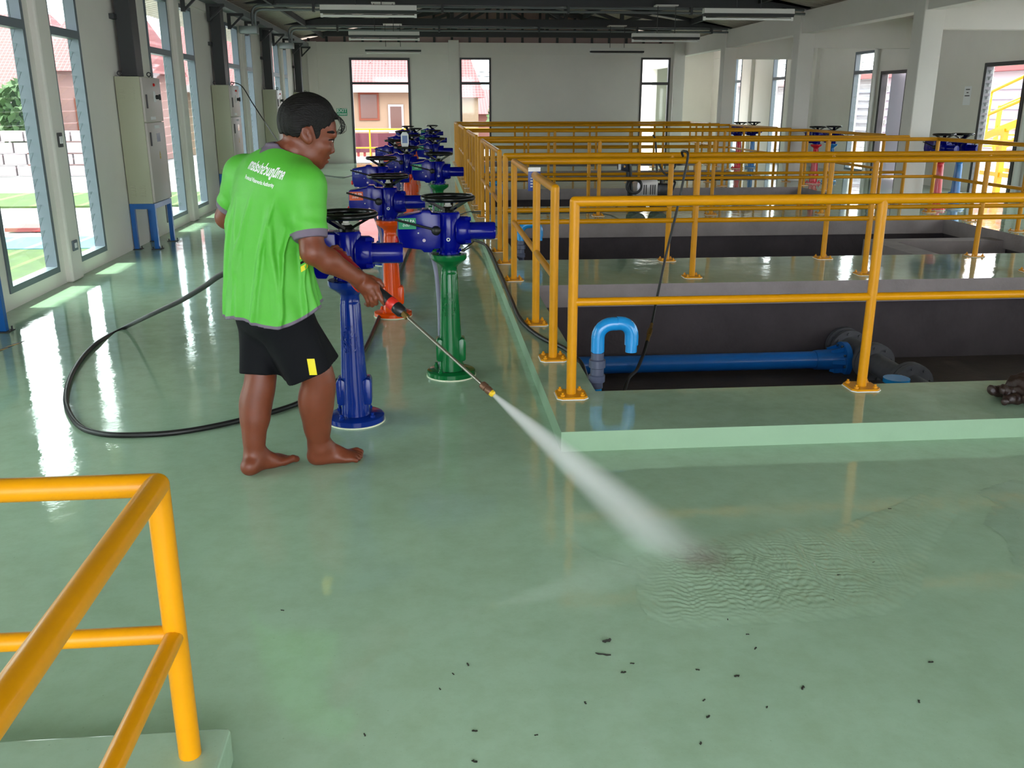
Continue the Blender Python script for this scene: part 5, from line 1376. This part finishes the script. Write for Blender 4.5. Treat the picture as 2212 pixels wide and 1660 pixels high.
for nm, x0, x1, y0, y1, mt in (('lawn', -16, -3.6, -8, 12.9, 'grass'), ('lawn', -20, -3.6, 18.6, 21.5, 'grass')):
    tag(obj(nm, M().box(x0, x1, y0, y1, ZG-.02, ZG+.02), MAT[mt], smooth=False), 'green lawn %s' % ('outside the nearest left window' if y0 < 0 else 'strip beyond the concrete yard on the left'), 'lawn', kind='stuff')
struct('apron', M().box(-14, -3.7, 12.9, 14.1, ZG-.02, ZG+.03), mat('blue painted apron', '#2d7384', .6), smooth=False).name = 'floor_apron'
tag(obj('red_grating', M().box(-6.6, -6.0, 14.9, 15.5, ZG, ZG+.06), MAT['redpaint'], smooth=False), 'red grating lying on the pale yard outside the left window', 'grating')
# boundary wall of white blocks on the left
t = thing('block_wall', 'white block boundary wall across the yard outside the left windows', 'wall', (-14, 27, ZG))
blk = mesh_of('block', M().bbox(0, .58, -.10, .10, 0, .28, .02), mat('white block', '#97898d', .9), smooth=False)
for r in range(4):
    for k in range(20):
        o = link('block', blk, t, (-6 + k*.62 + (.31 if r % 2 else 0), 0, r*.31))
def house(name, label, x0, x1, y0, y1, eave, ridge, wall, wins=(), hip=0.0, over=.6):
    cx, cy = (x0+x1)/2, (y0+y1)/2
    t = thing(name, label, 'house', (cx, cy, ZG))
    obj('wall', M().box(x0, x1, y0, y1, ZG, eave), wall, t, world=True, smooth=False)
    a, b, c, d = x0-over, x1+over, y0-over, y1+over; e = eave-.12; h = hip
    m = M(); m.add([(a,c,e),(b,c,e),(b,d,e),(a,d,e),(a+h,cy,ridge),(b-h,cy,ridge)], [(0,1,5,4),(1,2,5),(2,3,4,5),(3,0,4),(3,2,1,0)])
    obj('roof', m, MAT['tiles'], t, world=True, smooth=False)
    for (wx0, wx1, wz0, wz1, mt) in wins:
        f = obj('window', M().box(wx0, wx1, y0-.06, y0+.02, wz0, wz1), mt, t, world=True, smooth=False)
        obj('pane', M().box(wx0+.08, wx1-.08, y0-.08, y0-.05, wz0+.08, wz1-.08), mat('dark pane', '#5a4038', .2), f, world=True, smooth=False)
    return t
A = house('tiled_house', 'cream house with a big red tiled roof seen through the back doorway', -9.5, -.15, 38, 47, 2.15, 5.4, MAT['cream'], [(-2.7, -1.9, .9, 1.95, MAT['wood']), (-1.55, -.95, .4, 1.5, MAT['render'])])
obj('balcony_wall', M().box(-3.4, .2, 36.6, 36.75, ZG, .25), MAT['cream'], A, world=True, smooth=False)
obj('balcony_rail', M().box(-3.4, .2, 36.6, 36.7, .50, .56).box(-3.4, .2, 36.6, 36.7, .25, .28), MAT['render'], A, world=True, smooth=False)
obj('fascia', M().box(-10.1, .8, 37.30, 37.42, 1.95, 2.2), MAT['render'], A, world=True, smooth=False)
for i, (x, z, mt) in enumerate(((-2.45, 2.95, MAT['render']), (-1.85, 2.90, MAT['conduit']))):
    t = thing('satellite_dish', '%s satellite dish on the red roof behind the back doorway' % ('white' if i == 0 else 'grey'), 'dish', (x, 39.3, z-.35))
    dm = M(); dm.lathe([(.0,.0),(.18,.03),(.33,.11),(.33,.125),(.18,.05),(.0,.02)], (0,0,.35), (.5,-.75,.45), 20); obj('dish', dm, mt, t); obj('arm', M().cyl((0,0,0), (0,0,.35), .025, seg=8).cyl((0,-.02,.35), (.25,-.38,.52), .012, seg=6), MAT['steel'], t)
B = house('tiled_house', 'cream house with a red hipped roof seen through the narrow back window', 1.05, 2.1, 39.5, 43.2, 1.9, 3.35, MAT['cream'], [], .5, .3)
house('tiled_house', 'low house with red roof further right in the narrow back window', 2.3, 3.3, 44, 49, 1.2, 2.2, mat('pink render', '#8a5a52', .8), [], .4, .4)
house('tiled_house', 'white house behind the right hand back window', 7.5, 16, 40, 47, 2.35, 2.75, MAT['render'], [(10.15, 10.8, .5, 1.9, MAT['redpaint'])], 1.0, .5)
house('tiled_house', 'white house with red roof outside the nearest left window', -24, -12.5, 33, 40, 2.0, 4.6, MAT['render'], [(-15.5, -14, .4, 1.5, MAT['wood'])], 1.5)
house('tiled_house', 'pink and white house with red roof outside the second left window', -11.6, -9.4, 31, 36, 2.6, 4.3, mat('pale pink render', '#96706c', .8), [(-11.0, -10.2, .7, 1.7, MAT['wood'])], .5)
tag(obj('utility_pole', M().cyl((-13.9, 30.5, ZG), (-13.9, 30.5, 6.0), .14, .11, seg=12), MAT['concrete']), 'grey concrete utility pole beyond the left windows', 'pole')
# power lines
for i, z in enumerate((3.05, 3.3)):
    tag(obj('power_line', M().tube([(-20, 60, z+1.2), (5, 58, z), (40, 60, z+1.2)], .03, 4), MAT['black']), '%s overhead power line behind the house' % ('lower' if i == 0 else 'upper'), 'cable')
# landing with yellow rails and cloth fence behind the back doorway
struct('landing', M().box(-5, 3.2, YB+.15, 28.6, ZG, -.01), MAT['pave'], smooth=False).name = 'floor_landing'
railing('yellow pipe railing on the landing outside the back doorway', [(-4.6, 28.2), (3.0, 28.2)], [(-4.6, 28.2), (-1.72, 28.2), (.4, 28.2), (3.0, 28.2)], zb=0.0, zt=.80, zm=.27, plates=False, group='outdoor railing')
t = thing('cloth_fence', 'maroon cloth hung on a low red fence outside the back doorway', 'fence', (-2, 30.6, ZG))
m = M(); n = 40; vs = []
for i in range(n+1):
    x = -5+8.0*i/n; y = .05*math.sin(i*1.1)+.03*math.sin(i*2.7); vs += [(x-0, y, .42), (x, y*1.4-.04, 1.02)]
m.v = vs; m.f = [(2*i, 2*i+2, 2*i+3, 2*i+1) for i in range(n)]; obj('cloth', m, MAT['maroon'], t)
for k in range(40): obj('picket', M().box(-4.9+k*.2, -4.82+k*.2, .08, .12, 0, .62), MAT['redpaint'], t, smooth=False)
# leafy tree between the houses
def tree(label, x, y, h, r, seed):
    t = thing('tree', label, 'tree', (x, y, ZG)); rn = random.Random(seed)
    obj('trunk', M().tube([(0,0,0), (.05,0,h*.4), (0,.05,h*.75)], [.14, .11, .06], 8), MAT['wood'], t)
    m = M()
    for i in range(700):
        d = Vector((rn.gauss(0,1), rn.gauss(0,1), rn.gauss(0,1))).normalized()*r*rn.uniform(.5, 1); c = Vector((0,0,h*.75)) + d
        a = Vector((rn.uniform(-1,1), rn.uniform(-1,1), rn.uniform(-1,1))).normalized()*.16; b = a.orthogonal().normalized()*.09
        m.add([c-a, c+b, c+a, c-b], [(0,1,2,3)])
    o = obj('foliage', m, mat('leaves', '#2f4a1c', .7), t, smooth=False); o['kind'] = 'stuff'
tree('green leafy tree between the red roofs in the narrow back window', 3.1, 38.0, 2.0, .7, 3)
tree('green leafy tree beside the white house on the left', -12.0, 29.6, 2.2, 1.0, 8)
# yellow steel stairs outside the right wall
MAT['yellow2'] = MAT['yellow']
t = thing('steel_stairs', 'yellow steel stairs with handrails outside the right wall doorway', 'stairs', (11.4, 17.2, ZG))
for x in (11.0, 11.9):
    S = Vector((x, 18.9, .60)); E_ = Vector((x, 15.2, 1.60))
    obj('stringer', M().bar(S, E_, .06, .14), MAT['yellow'], t, world=True, smooth=False)
    for dz in (.42, .85): obj('handrail', M().cyl(S+Vector((0,0,dz)), E_+Vector((0,0,dz)), .032, seg=10), MAT['yellow'], t, world=True)
    for q in (0, .28, .58, .85, 1.0):
        p = S.lerp(E_, q); obj('post', M().box(p.x-.035, p.x+.035, p.y-.035, p.y+.035, p.z, p.z+.88), MAT['yellow'], t, world=True, smooth=False)
    for y in (18.6, 17.2, 15.5):
        obj('leg', M().box(x-.05, x+.05, y-.05, y+.05, ZG, .60+(18.9-y)*.27), MAT['yellow'], t, world=True, smooth=False)
    obj('brace', M().box(x-.03, x+.03, 15.5, 18.6, .16, .24), MAT['yellow'], t, world=True, smooth=False)
for k in range(8):
    p = Vector((11.45, 18.9, .60)).lerp(Vector((11.45, 15.2, 1.60)), (k+.5)/8); obj('tread', M().box(11.0, 11.9, p.y-.13, p.y+.13, p.z, p.z+.03), MAT['yellow'], t, world=True, smooth=False)
t = thing('tank_building', 'pale grey plant building with rows of louvres beyond the stairs', 'building', (24, 27, ZG))
obj('wall', M().box(20, 34, 22, 44, ZG, 2.6), MAT['render'], t, world=True, smooth=False)
obj('roof', M().box(19.5, 34.5, 21.5, 44.5, 2.6, 2.8), MAT['redpaint'], t, world=True, smooth=False)
for r in range(7): obj('louvre_row', M().bar((19.9, 22.4, .1+r*.33), (19.9, 43, .1+r*.33), .10, .14), mat('blue grey slat', '#8a8ba4', .6), t, world=True, smooth=False)
for k in range(8): obj('louvre_row', M().bar((20.3, 21.9, .1+k*.3), (33, 21.9, .1+k*.3), .08, .12), MAT['conduit'], t, world=True, smooth=False)
